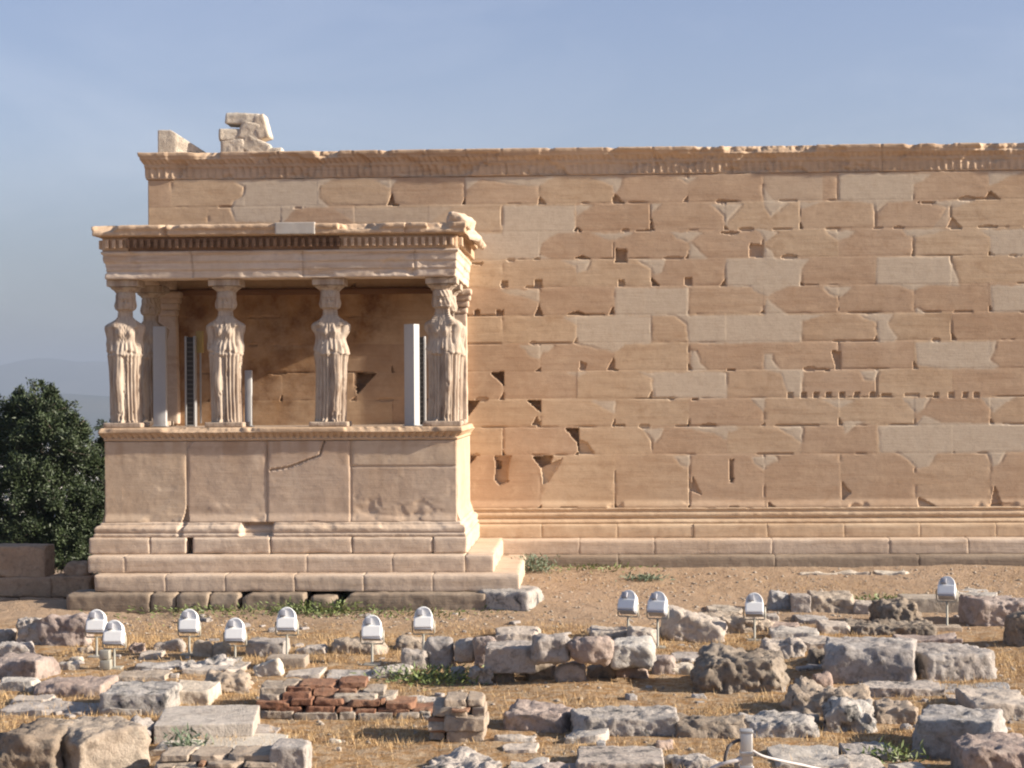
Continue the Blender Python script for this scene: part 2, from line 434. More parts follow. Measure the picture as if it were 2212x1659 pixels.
# the pale town on the plain, one mass of small blocks
rg = np.random.RandomState(4); parts = []
bv, bq = box_grid(1, 1, 1, 1, 1) if False else (None, None)
cube = np.array([[x, y, z] for x in (-.5, .5) for y in (-.5, .5) for z in (0, 1)], float)
cq = np.array([[0, 1, 3, 2], [4, 6, 7, 5], [0, 4, 5, 1], [2, 3, 7, 6], [1, 5, 7, 3], [0, 2, 6, 4]])
for k in range(2600):
    y = 900 + 3200 * rg.rand(); xv = -200 + 600 * rg.rand(); x = hx(xv, y)
    s = np.array([14 + 22 * rg.rand(), 14 + 18 * rg.rand(), 8 + 14 * rg.rand()])
    parts.append((rotz(cube * s, rg.rand() * 3) + [x, y, -113], cq))
tv, tq = join(parts)
t = NT('town_plaster'); c = t.coord(); M_TOWN = t.done(t.mix(t.ramp(t.noise(c, .02, 3), .4, .6), (.42, .39, .36), (.62, .58, .54)), .9)
tag(obj('distant_town', tv, tq, M_TOWN, smooth=False), 'pale blocks of the distant town on the plain, glimpsed behind the dark bush', 'town', kind='stuff')

# ------------------------------------------------------------------ carved relief sheets
def inpoly(X, Zz, poly):
    ins = np.zeros(X.shape, bool); n = len(poly)
    for i in range(n):
        x1, z1 = poly[i]; x2, z2 = poly[(i + 1) % n]
        if z1 == z2: continue
        cnd = ((z1 > Zz) != (z2 > Zz)) & (X < (x2 - x1) * (Zz - z1) / (z2 - z1) + x1)
        ins ^= cnd
    return ins
def relief(name, xs, zs, Y, D, mat, parent, thick, attrs=None, xf=None, smooth=True):
    X, Zz = np.meshgrid(xs, zs, indexing='ij'); nx, nz_ = X.shape
    V = np.stack([X, Y + D, Zz], -1).reshape(-1, 3); Q = grid_faces(nx, nz_)
    idx = np.arange(nx * nz_).reshape(nx, nz_)
    ring = np.concatenate([idx[:, 0], idx[-1, 1:], idx[-2::-1, -1], idx[0, -2:0:-1]])
    B = V[ring].copy(); B[:, 1] = Y + thick; off = len(V); m = len(ring)
    k = np.arange(m); k2 = (k + 1) % m
    sq = np.stack([ring[k], off + k, off + k2, ring[k2]], 1)
    c0, c1, c2, c3 = off + 0, off + nx - 1, off + nx - 1 + nz_ - 1, off + 2 * (nx - 1) + nz_ - 1
    V = np.concatenate([V, B]); Q = np.concatenate([Q, sq, np.array([[c0, c3, c2, c1]])])
    at_ = {}
    for kx, a in (attrs or {}).items(): at_[kx] = np.concatenate([a.ravel(), a.ravel()[ring]])
    if xf is not None: V = xf(V)
    o = obj(name, V, Q, mat, parent, smooth=smooth, attrs=at_)
    sm = np.ones(len(Q), bool); sm[(nx - 1) * (nz_ - 1):] = False
    if len(o.data.polygons) == len(Q): o.data.polygons.foreach_set('use_smooth', sm)
    return o

def vp(poly, Y):
    return [(float(at(x, y, Y)[0]), float(at(x, y, Y)[2])) for x, y in poly]
def R1(p): return [(970.3 + x * .2874, 303.2 + y * .2874) for x, y in p]
def R2(p): return [(1576.7 + x * .2874, 303.2 + y * .2874) for x, y in p]
def R3(p): return [(970.3 + x * .3108, 758 + y * .3108) for x, y in p]
def R4(p): return [(1576.7 + x * .3108, 758 + y * .3108) for x, y in p]
def R5(p): return [(291 + x * .3345, 230.4 + y * .3345) for x, y in p]
def rc(x0, y0, x1, y1): return [(x0, y0), (x1, y0), (x1, y1), (x0, y1)]
FRESH = [R1([(120, 280), (790, 275), (670, 345), (590, 345), (240, 290), (135, 360)]),
 R1([(400, 490), (945, 490), (945, 695), (810, 695), (690, 770), (680, 860), (760, 890), (140, 900), (130, 700), (400, 700)]),
 R1([(945, 490), (1075, 490), (960, 565)]), R1([(1060, 280), (1300, 280), (1290, 340), (1270, 380), (1240, 400), (1230, 345), (1150, 310)]),
 R1([(1510, 480), (1600, 480), (1520, 540)]), R1([(1060, 695), (1400, 695), (1240, 745), (1180, 740)]),
 R1([(1960, 480), (2190, 480), (2100, 600), (2080, 660), (2065, 560)]), R1([(1660, 690), (1910, 690), (1800, 765), (1710, 735)]),
 R1([(1810, 765), (1950, 890), (1800, 890)]), R1([(830, 900), (1060, 900), (1030, 975), (960, 1000), (950, 950)]),
 R1([(1400, 895), (1625, 895), (1600, 990), (1540, 1010), (1510, 960)]), R1([(370, 1120), (680, 1120), (680, 1215), (520, 1165), (460, 1165)]),
 R1(rc(1245, 1110, 1800, 1318)), R1(rc(960, 1323, 1520, 1528)), R1([(850, 1325), (960, 1325), (960, 1390)]),
 R1([(1690, 1320), (2212, 1315), (2212, 1525), (1800, 1525), (1790, 1380)]), R1([(520, 1540), (800, 1540), (740, 1590), (600, 1590)]),
 R1([(960, 1530), (1330, 1530), (1250, 1590), (1100, 1560)]), R1([(1660, 280), (1870, 280), (1800, 320), (1760, 290)]),
 R2([(820, 250), (1530, 250), (1385, 330), (1380, 455), (1190, 465), (1095, 540), (1075, 480), (980, 460), (820, 455)]),
 R2([(1940, 235), (2212, 235), (2100, 270), (1950, 340)]), R2([(0, 480), (100, 480), (0, 590)]),
 R2([(250, 350), (340, 460), (450, 470), (310, 570), (270, 520)]), R2([(180, 660), (370, 685), (265, 760), (230, 700)]),
 R2([(520, 470), (690, 465), (530, 520)]), R2([(1510, 460), (1830, 455), (1680, 505), (1560, 490)]),
 R2([(720, 680), (940, 680), (900, 725), (815, 750), (750, 710)]), R2([(1290, 670), (1680, 665), (1400, 725), (1330, 715)]),
 R2([(1870, 670), (2700, 665), (2700, 865), (1960, 865), (1960, 730)]), R2([(260, 800), (310, 830), (340, 890), (260, 890)]),
 R2([(1105, 880), (1650, 875), (1730, 1090), (1480, 1090), (1390, 1130), (1270, 1090), (1095, 1085)]),
 R2([(-30, 890), (600, 890), (540, 960), (530, 1095), (430, 1100), (280, 1170), (180, 1130), (160, 1100), (-30, 1100)]),
 R2([(690, 1100), (920, 1100), (830, 1180), (760, 1160)]),
 R2([(270, 1180), (350, 1250), (440, 1310), (720, 1310), (545, 1360), (540, 1515), (0, 1525), (0, 1315), (260, 1315)]),
 R2([(1960, 1090), (2700, 1085), (2700, 1285), (1970, 1290)]), R2([(960, 1310), (1230, 1305), (1190, 1380), (1260, 1480), (1240, 1510), (1110, 1515), (1110, 1370)]),
 R2([(1400, 1255), (1480, 1300), (1400, 1300)]), R2([(1400, 1515), (2000, 1510), (1980, 1590), (1400, 1590)]),
 R4([(1300, 0), (1840, 0), (1810, 60), (1870, 110), (1830, 125), (1500, 125), (1300, 100)]),
 R3([(520, 0), (650, 0), (630, 60), (570, 40)]), R3([(800, 145), (960, 145), (900, 180)]), R3([(1310, 150), (1420, 150), (1420, 190)]),
 R3(rc(1420, 147, 1930, 328)), R3([(980, 345), (1160, 345), (1150, 440)]), R3([(1680, 0), (1720, 0), (1750, 90), (1800, 135), (1680, 140)]),
 R3([(1350, 540), (1500, 535), (1470, 600), (1420, 640)]), R3([(1620, 530), (2010, 520), (1940, 560), (1930, 620), (1840, 570)]),
 R3([(1560, 730), (1680, 725), (1670, 810), (1600, 790)]), R4([(240, 20), (300, 20), (300, 60), (340, 120), (370, 160), (240, 130)]),
 R4([(340, 130), (510, 130), (500, 320), (410, 315), (380, 220)]), R4([(140, 330), (245, 330), (235, 430)]),
 R4([(640, 340), (870, 340), (800, 380), (770, 400)]), R4([(900, 140), (1040, 130), (1010, 205), (940, 200)]),
 R4([(1200, 330), (1400, 325), (1350, 400), (1300, 430)]), R4([(1740, 325), (1990, 320), (1870, 390), (1835, 430)]),
 R4([(1030, 520), (1290, 510), (1340, 440), (1480, 500), (2500, 515), (2500, 690), (1920, 700), (1880, 780), (1830, 800), (1790, 710), (1440, 710), (1380, 800), (1300, 815), (1240, 760), (1160, 705), (1040, 705)]),
 R4([(150, 735), (330, 730), (340, 760), (250, 800), (240, 830), (180, 790)]), R4([(340, 530), (510, 525), (500, 640)]),
 R4([(0, 530), (80, 530), (0, 570)]), R4([(780, 490), (950, 490), (870, 520), (800, 580)]),
 R5([(640, 480), (1280, 470), (1190, 520), (1190, 590), (1250, 650), (950, 655), (940, 730), (900, 750), (650, 740), (620, 670), (640, 610), (700, 580), (710, 520)]),
 R5([(950, 655), (1040, 655), (960, 745), (940, 745)]), R5([(1550, 475), (1700, 470), (1650, 525)]), R5([(2130, 470), (2212, 470), (2140, 540)])]
MILD = [R5([(1280, 655), (2050, 650), (1900, 745), (1420, 745)]), R2(rc(255, 265, 700, 460)), R2([(1500, 700), (1650, 480), (1640, 640)])]
# (polygon, depth)
HOLES = [(rc(1329, 537, 1354, 566), .13), ([(1060, 804), (1089, 803), (1088, 832)], .30), ([(998, 866), (1036, 866), (1012, 898)], .30),
 ([(1138, 865), (1168, 865), (1168, 889)], .28), ([(1222, 926), (1250, 925), (1251, 980), (1246, 955)], .3), ([(1251, 950), (1268, 958), (1284, 981), (1251, 981)], .07),
 ([(1014, 985), (1030, 985), (1014, 1002)], .12), ([(1068, 985), (1104, 985), (1097, 1010), (1098, 1040), (1080, 1048), (1068, 1036), (1072, 1010)], .09),
 (rc(1073, 996, 1083, 1014), .2), ([(1150, 986), (1194, 985), (1188, 1004), (1168, 1010)], .25), ([(1168, 1010), (1215, 990), (1185, 1040), (1175, 1045)], .05),
 (rc(1082, 606, 1096, 620), .1), (rc(1155, 605, 1170, 620), .09), (rc(1335, 606, 1348, 618), .06), (rc(1479, 600, 1494, 616), .08), ([(1408, 618), (1407, 600), (1424, 618)], .1),
 (rc(1024, 670, 1037, 682), .08), (rc(1073, 670, 1088, 682), .08), ([(1155, 682), (1164, 660), (1172, 682)], .1), ([(1316, 680), (1324, 662), (1326, 680)], .1),
 ([(1222, 680), (1247, 671), (1265, 680)], .08), ([(1240, 558), (1260, 552), (1275, 559)], .08), ([(1620, 527), (1648, 529), (1648, 556), (1618, 555)], .05),
 (rc(1576, 993, 1584, 1042), .1), ([(1796, 758), (1816, 759), (1816, 797), (1806, 797)], .06), ([(1312, 798), (1326, 772), (1329, 800)], .1), ([(1252, 780), (1268, 786), (1262, 800), (1252, 798)], .05),
 ([(768, 805), (812, 806), (770, 852)], .3), ([(836, 443), (847, 420), (852, 441), (866, 445)], .09), ([(1162, 442), (1166, 425), (1180, 441)], .06),
 ([(1324, 440), (1328, 420), (1348, 439)], .09), ([(2130, 430), (2140, 414), (2160, 430)], .08), ([(1550, 437), (1575, 433), (1600, 437)], .05),
 ([(1250, 501), (1247, 490), (1256, 500)], .07), ([(1365, 500), (1400, 496), (1408, 500)], .06), ([(1553, 502), (1580, 500), (1600, 503), (1580, 507)], .06),
 ([(1404, 490), (1406, 470), (1410, 490)], .06), ([(1975, 437), (2020, 436), (2016, 441)], .05), ([(2054, 495), (2056, 470), (2080, 495)], .05),
 ([(1148, 918), (1158, 900), (1169, 920)], .08), (rc(1331, 917, 1350, 921), .08), ([(1014, 568), (1045, 567), (1040, 573)], .06),
 ([(1658, 1100), (1660, 1084), (1680, 1101)], .07), ([(1819, 1080), (1818, 1040), (1838, 1065)], .05), ([(1983, 1095), (1984, 1075), (2025, 1096)], .06), ([(2140, 1095), (2148, 1050), (2166, 1096)], .06),
 ([(1492, 1060), (1496, 1030), (1514, 1068)], .035), (rc(1494, 755, 1492, 757), .01), (rc(1570, 798, 1588, 801), .06), (rc(1494, 861, 1508, 865), .07), (rc(1740, 797, 1790, 801), .05)]
for hx_ in (1707, 1737, 1763, 1790, 1820, 1851, 1885, 2023, 2055, 2085, 2110): HOLES.append((rc(hx_ - 6, 848, hx_ + 5, 859), .06))
HOLES += [(rc(1905, 851, 1925, 859), .05), (rc(1955, 850, 1985, 857), .05)]

RES = .0165
xw0 = atX(322, YW); xw1 = atX(2420, YW)
xsW = np.arange(xw0, xw1, RES); zsW = np.arange(Z(2.11), Z(-4.13) + .001, RES)
X, Zz = np.meshgrid(xsW, zsW, indexing='ij')
pitch = (atX(2139, YW) - atX(847, YW)) / 8; xj0 = atX(847, YW)
ch = .524
kc = np.clip(np.floor((Z(-4.13) - Zz) / ch), 0, 10).astype(int)              # course number
ztop = Z(-4.13) - ch * kc; zbot = np.where(kc < 10, ztop - ch, Z(2.11)); ztop = np.where(kc == 10, Z(1.11), ztop)
par = np.where((kc % 2 == 0), 0.0, .5)
bi = np.floor((X - xj0) / pitch - par)
xl = (bi + par) * pitch + xj0
dv = np.minimum(X - xl, xl + pitch - X); dh = np.minimum(ztop - Zz, Zz - zbot)
dh = np.where((kc == 10) & (Zz - zbot < .3), ztop - Zz, dh)
dj = np.minimum(dv, dh)
P3 = np.stack([X, 0 * X, Zz], -1)
WX = X + .030 * fbm(P3 * 5, 71, 4, .6) + .012 * fbm(P3 * 22, 72, 2); WZ = Zz + .022 * fbm(P3 * 5, 73, 4, .6) + .010 * fbm(P3 * 22, 74, 2)
WZ = np.where(dh < .05, Zz + (WZ - Zz) * dh / .05, WZ); WX = np.where(dv < .05, X + (WX - X) * dv / .05, WX)
fr = np.zeros(X.shape)
for pl in FRESH: fr = np.maximum(fr, inpoly(WX, WZ, vp(pl, YW)))
for pl in MILD: fr = np.maximum(fr, .5 * inpoly(X, Zz, vp(pl, YW)))
for _k in range(2): fr[1:-1, 1:-1] = (fr[1:-1, 1:-1] * 2 + fr[:-2, 1:-1] + fr[2:, 1:-1] + fr[1:-1, :-2] + fr[1:-1, 2:]) / 6
# one light block above the left end, seen behind the porch roof
old = 1 - fr
nA = fbm(P3 * np.array([1.3, 1, 5]), 41, 4); nB = fbm(P3 * np.array([2.2, 1, 3.3]), 43, 3)
D = .004 * fbm(P3 * np.array([2.0, 1, 7.0]), 44, 4) * old
D += (_h(bi.astype(int), kc, kc * 0, 5) - .5) * .0035
D += np.where(dh < dv, .006, .001) * np.exp(-(dj / .011) ** 2) * (.6 + .5 * nB)
gap = sstep(.22, .45, nB) * (dj < .013) * np.where(dh < dv, 1, .6)
D += gap * .035 * old
D += old * .010 * np.exp(-dj / .03) * sstep(.0, .5, nA)
fb = np.abs(np.gradient(fr, axis=0)) + np.abs(np.gradient(fr, axis=1))
D += .004 * np.clip(fb * 2, 0, 1) * (.4 + sstep(0, .5, nB))
rgx = np.random.RandomState(77)
for k in range(11):
    zb = Z(-4.13) - ch * (k + 1) if k < 10 else Z(2.11)
    for b in range(-6, 12):
        xb = (b + (0 if k % 2 == 0 else .5)) * pitch + xj0
        if rgx.rand() < .5:
            w, h, dp, sd = .03 + .07 * rgx.rand(), .03 + .10 * rgx.rand(), .03 + .05 * rgx.rand(), rgx.choice([-1, 1])
            m = ((X - xb) * sd > -.01) & ((X - xb) * sd < w) & (Zz > zb - .005) & (((X - xb) * sd / w) + (Zz - zb) / h < 1)
            D += m * dp * old
        if rgx.rand() < .35:
            cx_ = xb + pitch * (.2 + .6 * rgx.rand()); w = .06 + .14 * rgx.rand(); h = .015 + .03 * rgx.rand()
            D += (((X - cx_) / w) ** 2 + ((Zz - zb) / h) ** 2 < 1) * .03 * old
hm = np.zeros(X.shape)
for pl, dp in HOLES:
    m = inpoly(X + (WX - X) * .6, Zz + (WZ - Zz) * .6, vp(pl, YW)); D = np.where(m, dp * (1 + .5 * nB) + .02 * nA, D); hm = np.maximum(hm, m)
# flared foot of the standing slabs
D -= np.where((kc == 10), .045 * sstep(.16, .02, Zz - Z(2.11)) * (1 - .8 * sstep(.25, .5, nB)), 0)
tone = _h(bi.astype(int), kc, kc * 0, 9)
# golden patina behind the porch, plus interior shade painted in, deepest at upper left
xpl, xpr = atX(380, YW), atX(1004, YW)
pat_shade = sstep(xpl - .1, xpl + .3, X) * sstep(xpr + .02, xpr - .02, X) * sstep(Z(-2.3), Z(-2.05), Zz) * 0
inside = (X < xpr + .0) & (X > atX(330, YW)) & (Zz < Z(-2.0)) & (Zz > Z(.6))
pat_shade = inside * (.35 + .65 * sstep(-2.4, -3.3, X - xpr + .6 * fbm(P3, 61, 3) + (Zz - 3.6) * -.9))
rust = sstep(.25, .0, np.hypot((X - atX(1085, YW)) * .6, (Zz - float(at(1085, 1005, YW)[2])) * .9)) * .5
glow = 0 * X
pat_shade = np.maximum(pat_shade, rust * (1 - fr))
temple = empty('marble_temple', (atX(1700, YW), YW, Z(3.2)), 'long tan marble temple wall with pale repair blocks and carved top band', 'temple')
def kid(o, p=temple):
    o.parent = p; o.matrix_parent_inverse = Matrix.Translation(-Vector(p.location)); return o
kid(relief('wall', xsW, zsW, YW, D, M_WALL, None, .62, dict(fresh=fr, tone=tone, patina_shade=pat_shade)))

# ------------------------------------------------------------------ mouldings run along a path
def moulding(name, path, prof, mat, res=.03, rough=.004, chip=.0, chipz=None, seed=0, carve=None, parent=None, attrs=None, mitre_ends=False, gaps=()):
    path = [np.array(p, float) for p in path]; n = len(path)
    # subdivide the profile
    pr = []
    for a, b in zip(prof[:-1], prof[1:]):
        L = math.hypot(b[0] - a[0], b[1] - a[1]); k = max(1, int(L / res + .5)) if L < .6 else 3
        for j in range(k): pr.append((a[0] + (b[0] - a[0]) * j / k, a[1] + (b[1] - a[1]) * j / k))
    pr.append(prof[-1]); pr = np.array(pr)
    dirs = [(path[i + 1] - path[i]) / np.linalg.norm(path[i + 1] - path[i]) for i in range(n - 1)]
    outs = [np.array([d[1], -d[0]]) for d in dirs]      # to the right of travel
    cols = []; svals = []; s0 = 0
    for i in range(n - 1):
        L = np.linalg.norm(path[i + 1] - path[i]); k = max(2, int(L / res))
        def off(j, o):
            if j == 0: return outs[0]
            if j == n - 1: return outs[-1]
            m = outs[j - 1] + outs[j]; return m / (m @ outs[j])
        A = off(i, 0); B = off(i + 1, 0)
        for j in range(k + (i == n - 2)):
            f = j / k
            base = path[i] * (1 - f) + path[i + 1] * f; ov = A * (1 - f) + B * f
            cols.append((base, ov, outs[i])); svals.append(s0 + L * f)
        s0 += L
    ns, npf = len(cols), len(pr)
    base = np.array([c_[0] for c_ in cols]); ov = np.array([c_[1] for c_ in cols]); out = np.array([c_[2] for c_ in cols]); S = np.array(svals)
    O = np.repeat(pr[None, :, 0], ns, 0); ZZ = np.repeat(pr[None, :, 1], ns, 0); SS = np.repeat(S[:, None], npf, 1)
    PN = np.stack([SS, O * 2, ZZ], -1)
    if name == 'cornice': O = O + (_h(np.floor(SS / 1.4 + .2).astype(int), np.zeros(SS.shape, int), np.zeros(SS.shape, int), 5) - .5) * .03 * (O > 0)
    O = O + rough * 2 * fbm(PN * 7, seed, 4); ZZ = ZZ + rough * fbm(PN * 9, seed + 5, 3)
    if chip:
        zt = pr[:, 1].max(); omax = pr[:, 0].max()
        c1 = sstep(.05, .3, fbm(np.stack([SS * 1.7, 0 * SS, 0 * SS], -1), seed + 8, 4))
        near = sstep(zt - (chipz or .15), zt, ZZ) * sstep(0, omax, O)
        jag = .6 + .4 * fbm(PN * 11, seed + 9, 3)
        O = O - chip * c1 * near * jag; ZZ = ZZ - chip * .8 * c1 * near * sstep(omax * .3, omax, O) * jag
    if carve: dO = carve(SS, pr[None, :, 1] + 0 * SS); O = O + dO
    for (ga, gb, dep, z0, z1) in gaps:
        m = sstep(ga - .03, ga + .01, SS) * sstep(gb + .03, gb - .01, SS) * (ZZ > z0) * (ZZ < z1); O = O - dep * m
    XY = base[:, None, :] + ov[:, None, :] * O[..., None]
    V = np.concatenate([XY, ZZ[..., None]], -1).reshape(-1, 3)
    Q = grid_faces(ns, npf, 0, flip=True).tolist()
    Q.append(list(range(npf))); Q.append(list(range((ns - 1) * npf, ns * npf))[::-1])
    o = obj(name, V, np.array(Q, dtype=object), mat)
    if parent is not None: kid(o, parent)
    return o

def eggs(z0, z1, p, d):
    def f(S, ZZ): return -d * (.5 + .5 * np.cos(2 * np.pi * S / p)) ** 2 * (ZZ > z0) * (ZZ < z1)
    return f
# wall crown
def crown_carve(S, ZZ):
    a = -.025 * (.5 + .5 * np.cos(2 * np.pi * S / .105)) * (ZZ > Z(-4.40)) * (ZZ < Z(-4.50))
    b = (.012 + .012 * fbm(np.stack([S * 2, 0 * S, ZZ * 3], -1), 96, 2)) * np.sin(2 * np.pi * S / .135) * (ZZ > Z(-4.16)) * (ZZ < Z(-4.36))
    P = np.stack([S * 5, 0 * S, ZZ * 7], -1)
    c_ = -.045 * sstep(.08, .35, fbm(P * .5, 90, 4)) * (ZZ < Z(-4.58)) * (ZZ > Z(-4.15))
    seam = -.02 * np.exp(-((((S + .3) % 1.4) - .7) / .012) ** 2)
    return a + b + c_ + seam
crown = [(-.25, Z(-4.132)), (.015, Z(-4.132)), (.02, Z(-4.34)), (.045, Z(-4.36)), (.045, Z(-4.40)), (.075, Z(-4.44)), (.115, Z(-4.50)), (.12, Z(-4.54)), (.14, Z(-4.56)), (.145, Z(-4.63)), (-.5, Z(-4.63))]
moulding('cornice', [(xw0, YW + .6), (xw0, YW), (xw1, YW)], crown, M_CORN, .022, .006, chip=.20, chipz=.16, seed=12, carve=crown_carve, parent=temple)
xr_ = atX(1008, YW) - .2
moulding('base_moulding', [(xr_, YW), (xw1, YW)],
         [(-.1, Z(2.10)), (.05, Z(2.105)), (.06, Z(2.135)), (.035, Z(2.15)), (.035, Z(2.19)), (.075, Z(2.20)), (.085, Z(2.23)), (.075, Z(2.27)), (.05, Z(2.285)), (.05, Z(2.31)), (.09, Z(2.325)), (.12, Z(2.36)), (.115, Z(2.39)), (.09, Z(2.405)), (-.1, Z(2.405))][::-1],
         M_WALL, .018, .004, chip=.03, seed=21, parent=temple)
def course(name, joints, yf, depth, zt, zb, mat, parent, rnd=.006, wear=.022, rough=.004, seed=0, res=.045, along='x', jit=.004, cham=.024):
    parts = []; rg_ = np.random.RandomState(seed)
    for k, (a, b) in enumerate(zip(joints[:-1], joints[1:])):
        if a is None or b is None: continue
        L = b - a - .003
        V, Q = hewn(L, depth, zt - zb, res, rnd, wear, rough, seed * 31 + k)
        cut_ = (depth / 2 + (zt - zb) / 2) / 1.4142 - cham * (1 + .7 * fbm(V * np.array([2.5, 0, 0]) + seed + k, seed + k, 3))
        e_ = np.maximum(0, (np.abs(V[:, 1]) + V[:, 2]) / 1.4142 - cut_); V[:, 1] -= np.sign(V[:, 1]) * e_ * .707; V[:, 2] -= e_ * .707
        V = V + [(a + b) / 2, yf + depth / 2 + (rg_.rand() - .5) * jit * 2, (zt + zb) / 2 + (rg_.rand() - .5) * jit]
        if along == 'y': V = np.stack([V[:, 1], V[:, 0], V[:, 2]], 1); Q = Q[:, ::-1]
        parts.append((V, Q))
    V, Q = join(parts); o = obj(name, V, Q, mat)
    if parent is not None: kid(o, parent)
    return o
def jx(list_, Y): return [atX(v, Y) if v is not None else None for v in list_]
course('toichobate', jx([1000, 1169, 1331, 1495, 1654, 1819, 1981, 2145, 2300, 2420], YW), YW - .17, .5, Z(2.40), Z(2.655), M_WALL, temple, seed=3)
course('step', jx([1010, 1250, 1410, 1660, 1910, 2077, 2260, 2420], YW), YW - .50, .6, Z(2.657), Z(2.935), M_STEP, temple, seed=4)
course('step', jx([1010, 1169, 1332, 1663, 1965, 2215, 2420], YW), YW - .82, .7, Z(2.937), Z(3.30), M_FOUND, temple, wear=.03, rough=.006, seed=5)

# ------------------------------------------------------------------ the porch
porch = empty('maiden_porch', (atX(606, YP), YP, Z(3.2)), 'small roofed marble porch on a high podium, its roof carried by carved women', 'porch')
XL, XR = atX(226, YP), atX(986, YP)
rect = lambda o=0, yb=YW: [(XL, yb), (XL, YP), (XR, YP), (XR, yb)]
# podium slabs, three faces
def slab_face(name, xs, joints, hj, zt, zb, Y, xf, seed, crack=None, chips=()):
    X, Zz = np.meshgrid(xs, np.arange(zb, zt, .016), indexing='ij')
    P3 = np.stack([X, 0 * X + seed, Zz], -1)
    dv = np.min([np.abs(X - j) for j in joints], 0) if joints else X * 0 + 9
    bid = np.sum([X > j for j in joints], 0) if joints else X * 0
    if hj: dv = np.where(X > hj[0], np.minimum(dv, np.abs(Zz - hj[1])), dv); bid = bid + 5 * ((X > hj[0]) & (Zz > hj[1]))
    nA = fbm(P3 * np.array([1.5, 1, 3]), seed, 4); nB = fbm(P3 * np.array([3, 1, 1.2]), seed + 2, 3)
    D = .006 * fbm(P3 * 4, seed + 3, 4) + (_h(bid.astype(int), bid.astype(int) * 0, bid.astype(int) * 0, seed) - .5) * .014
    D += .02 * np.exp(-(dv / .012) ** 2) + .03 * np.exp(-dv / .025) * sstep(.0, .5, nB)
    D -= .05 * sstep(zb + .16, zb, Zz) * (1 - .9 * sstep(.1, .4, nA))
    D += .018 * sstep(.25, .5, fbm(P3 * 1.8, seed + 7, 4)) * sstep(zb + .9, zb + .1, Zz)
    D -= .010 * sstep(.02, .45, nA) * sstep(zb + .55, zb + .3, Zz)
    if crack:
        pts = vp(crack, Y); dc = X * 0 + 9
        for (x1, z1), (x2, z2) in zip(pts[:-1], pts[1:]):
            t_ = np.clip(((X - x1) * (x2 - x1) + (Zz - z1) * (z2 - z1)) / ((x2 - x1) ** 2 + (z2 - z1) ** 2), 0, 1)
            dc = np.minimum(dc, np.hypot(X - x1 - t_ * (x2 - x1), Zz - z1 - t_ * (z2 - z1)))
        D += .05 * (dc < .014 + .008 * nB)
    for pl, dp in chips:
        D = np.where(inpoly(X, Zz, vp(pl, Y)), dp + .015 * nA, D)
    top = sstep(zt - .5, zt - .02, Zz) + (X > (hj[0] if hj else 99)) * sstep(zt - 1.1, zt - .3, Zz) * .6
    pat_shade = top * .6 * sstep(.0, .4, fbm(np.stack([X * 6, 0 * X, Zz * .6], -1), seed + 4, 3)) + .5 * np.exp(-dv / .03) * sstep(0, .4, nB)
    kid(relief(name, xs, np.arange(zb, zt, .016), Y, D, M_PODX, None, .3, dict(fresh=0 * X, tone=_h(bid.astype(int), bid.astype(int) * 0, bid.astype(int) * 0, seed + 1), patina_shade=np.clip(pat_shade, 0, 1)), xf=xf), porch)
M_PODX = marble('podium_slab_marble', (.56, .44, .325), (.50, .37, .26), (.34, .23, .15), blocks=(.9, .87, .85), new=((.48, .42, .35), (.43, .37, .31)),
                patina_shade=((.30, .17, .085), (.40, .27, .17)), stain=.35, bumps=.4)
zpt, zpb = Z(.735), Z(2.12)
jz = float(at(900, 1007, YP)[2])
slab_face('podium_front', np.arange(XL, XR, .016), [atX(403, YP), atX(576, YP), atX(756, YP)], (atX(756, YP), jz), zpt, zpb, YP, None, 51,
          crack=[(702, 950), (690, 984), (668, 992), (625, 1009), (584, 1016)],
          chips=[([(396, 1128), (404, 1090), (410, 1132), (398, 1136)], .07), ([(403, 951), (418, 951), (403, 976)], .03), ([(566, 951), (577, 951), (575, 972)], .03), ([(392, 1135), (400, 1110), (396, 1135)], .05)])
def xf_right(V):   # local x runs backwards from the front edge
    return np.stack([XR - (V[:, 1] - 0), YP + V[:, 0], V[:, 2]], 1)
def xf_left(V):
    return np.stack([XL + V[:, 1], YW - V[:, 0], V[:, 2]], 1)
slab_face('podium_side', np.arange(.06, YW - YP, .016), [1.75], None, zpt, zpb, 0.0, xf_right, 57)
slab_face('podium_side', np.arange(.06, YW - YP, .03), [1.6], None, zpt, zpb, 0.0, xf_left, 59)
V, Q = box_grid(XR - XL - .4, YW - YP - .15, .35, .3); V = V + [(XL + XR) / 2, (YP + .25 + YW) / 2, Z(.515) - .175 - .012]
kid(obj('floor', V, Q, M_POD), porch)
moulding('podium_crown', rect(), [(-.45, Z(.735)), (.005, Z(.735)), (.02, Z(.72)), (.02, Z(.69)), (.045, Z(.66)), (.085, Z(.61)), (.09, Z(.60)), (.10, Z(.595)), (.10, Z(.53)), (.08, Z(.51)), (-.5, Z(.508))],
         M_CORN, .02, .004, chip=.09, chipz=.1, seed=33, carve=eggs(Z(.68), Z(.60), .115, .045), parent=porch)
moulding('base_moulding', rect(), [(-.2, Z(2.37)), (.15, Z(2.37)), (.16, Z(2.32)), (.13, Z(2.30)), (.145, Z(2.27)), (.15, Z(2.22)), (.12, Z(2.18)), (.075, Z(2.165)), (.07, Z(2.13)), (.03, Z(2.115)), (-.2, Z(2.115))],
         M_STEP, .02, .006, chip=.07, seed=37, parent=porch, gaps=[(3.3 + atX(527, YP) - XL, 3.3 + atX(588, YP) - XL, .13, Z(2.34), Z(2.1)), (3.3 + atX(398, YP) - XL, 3.3 + atX(404, YP) - XL, .05, Z(2.4), Z(2.1))])
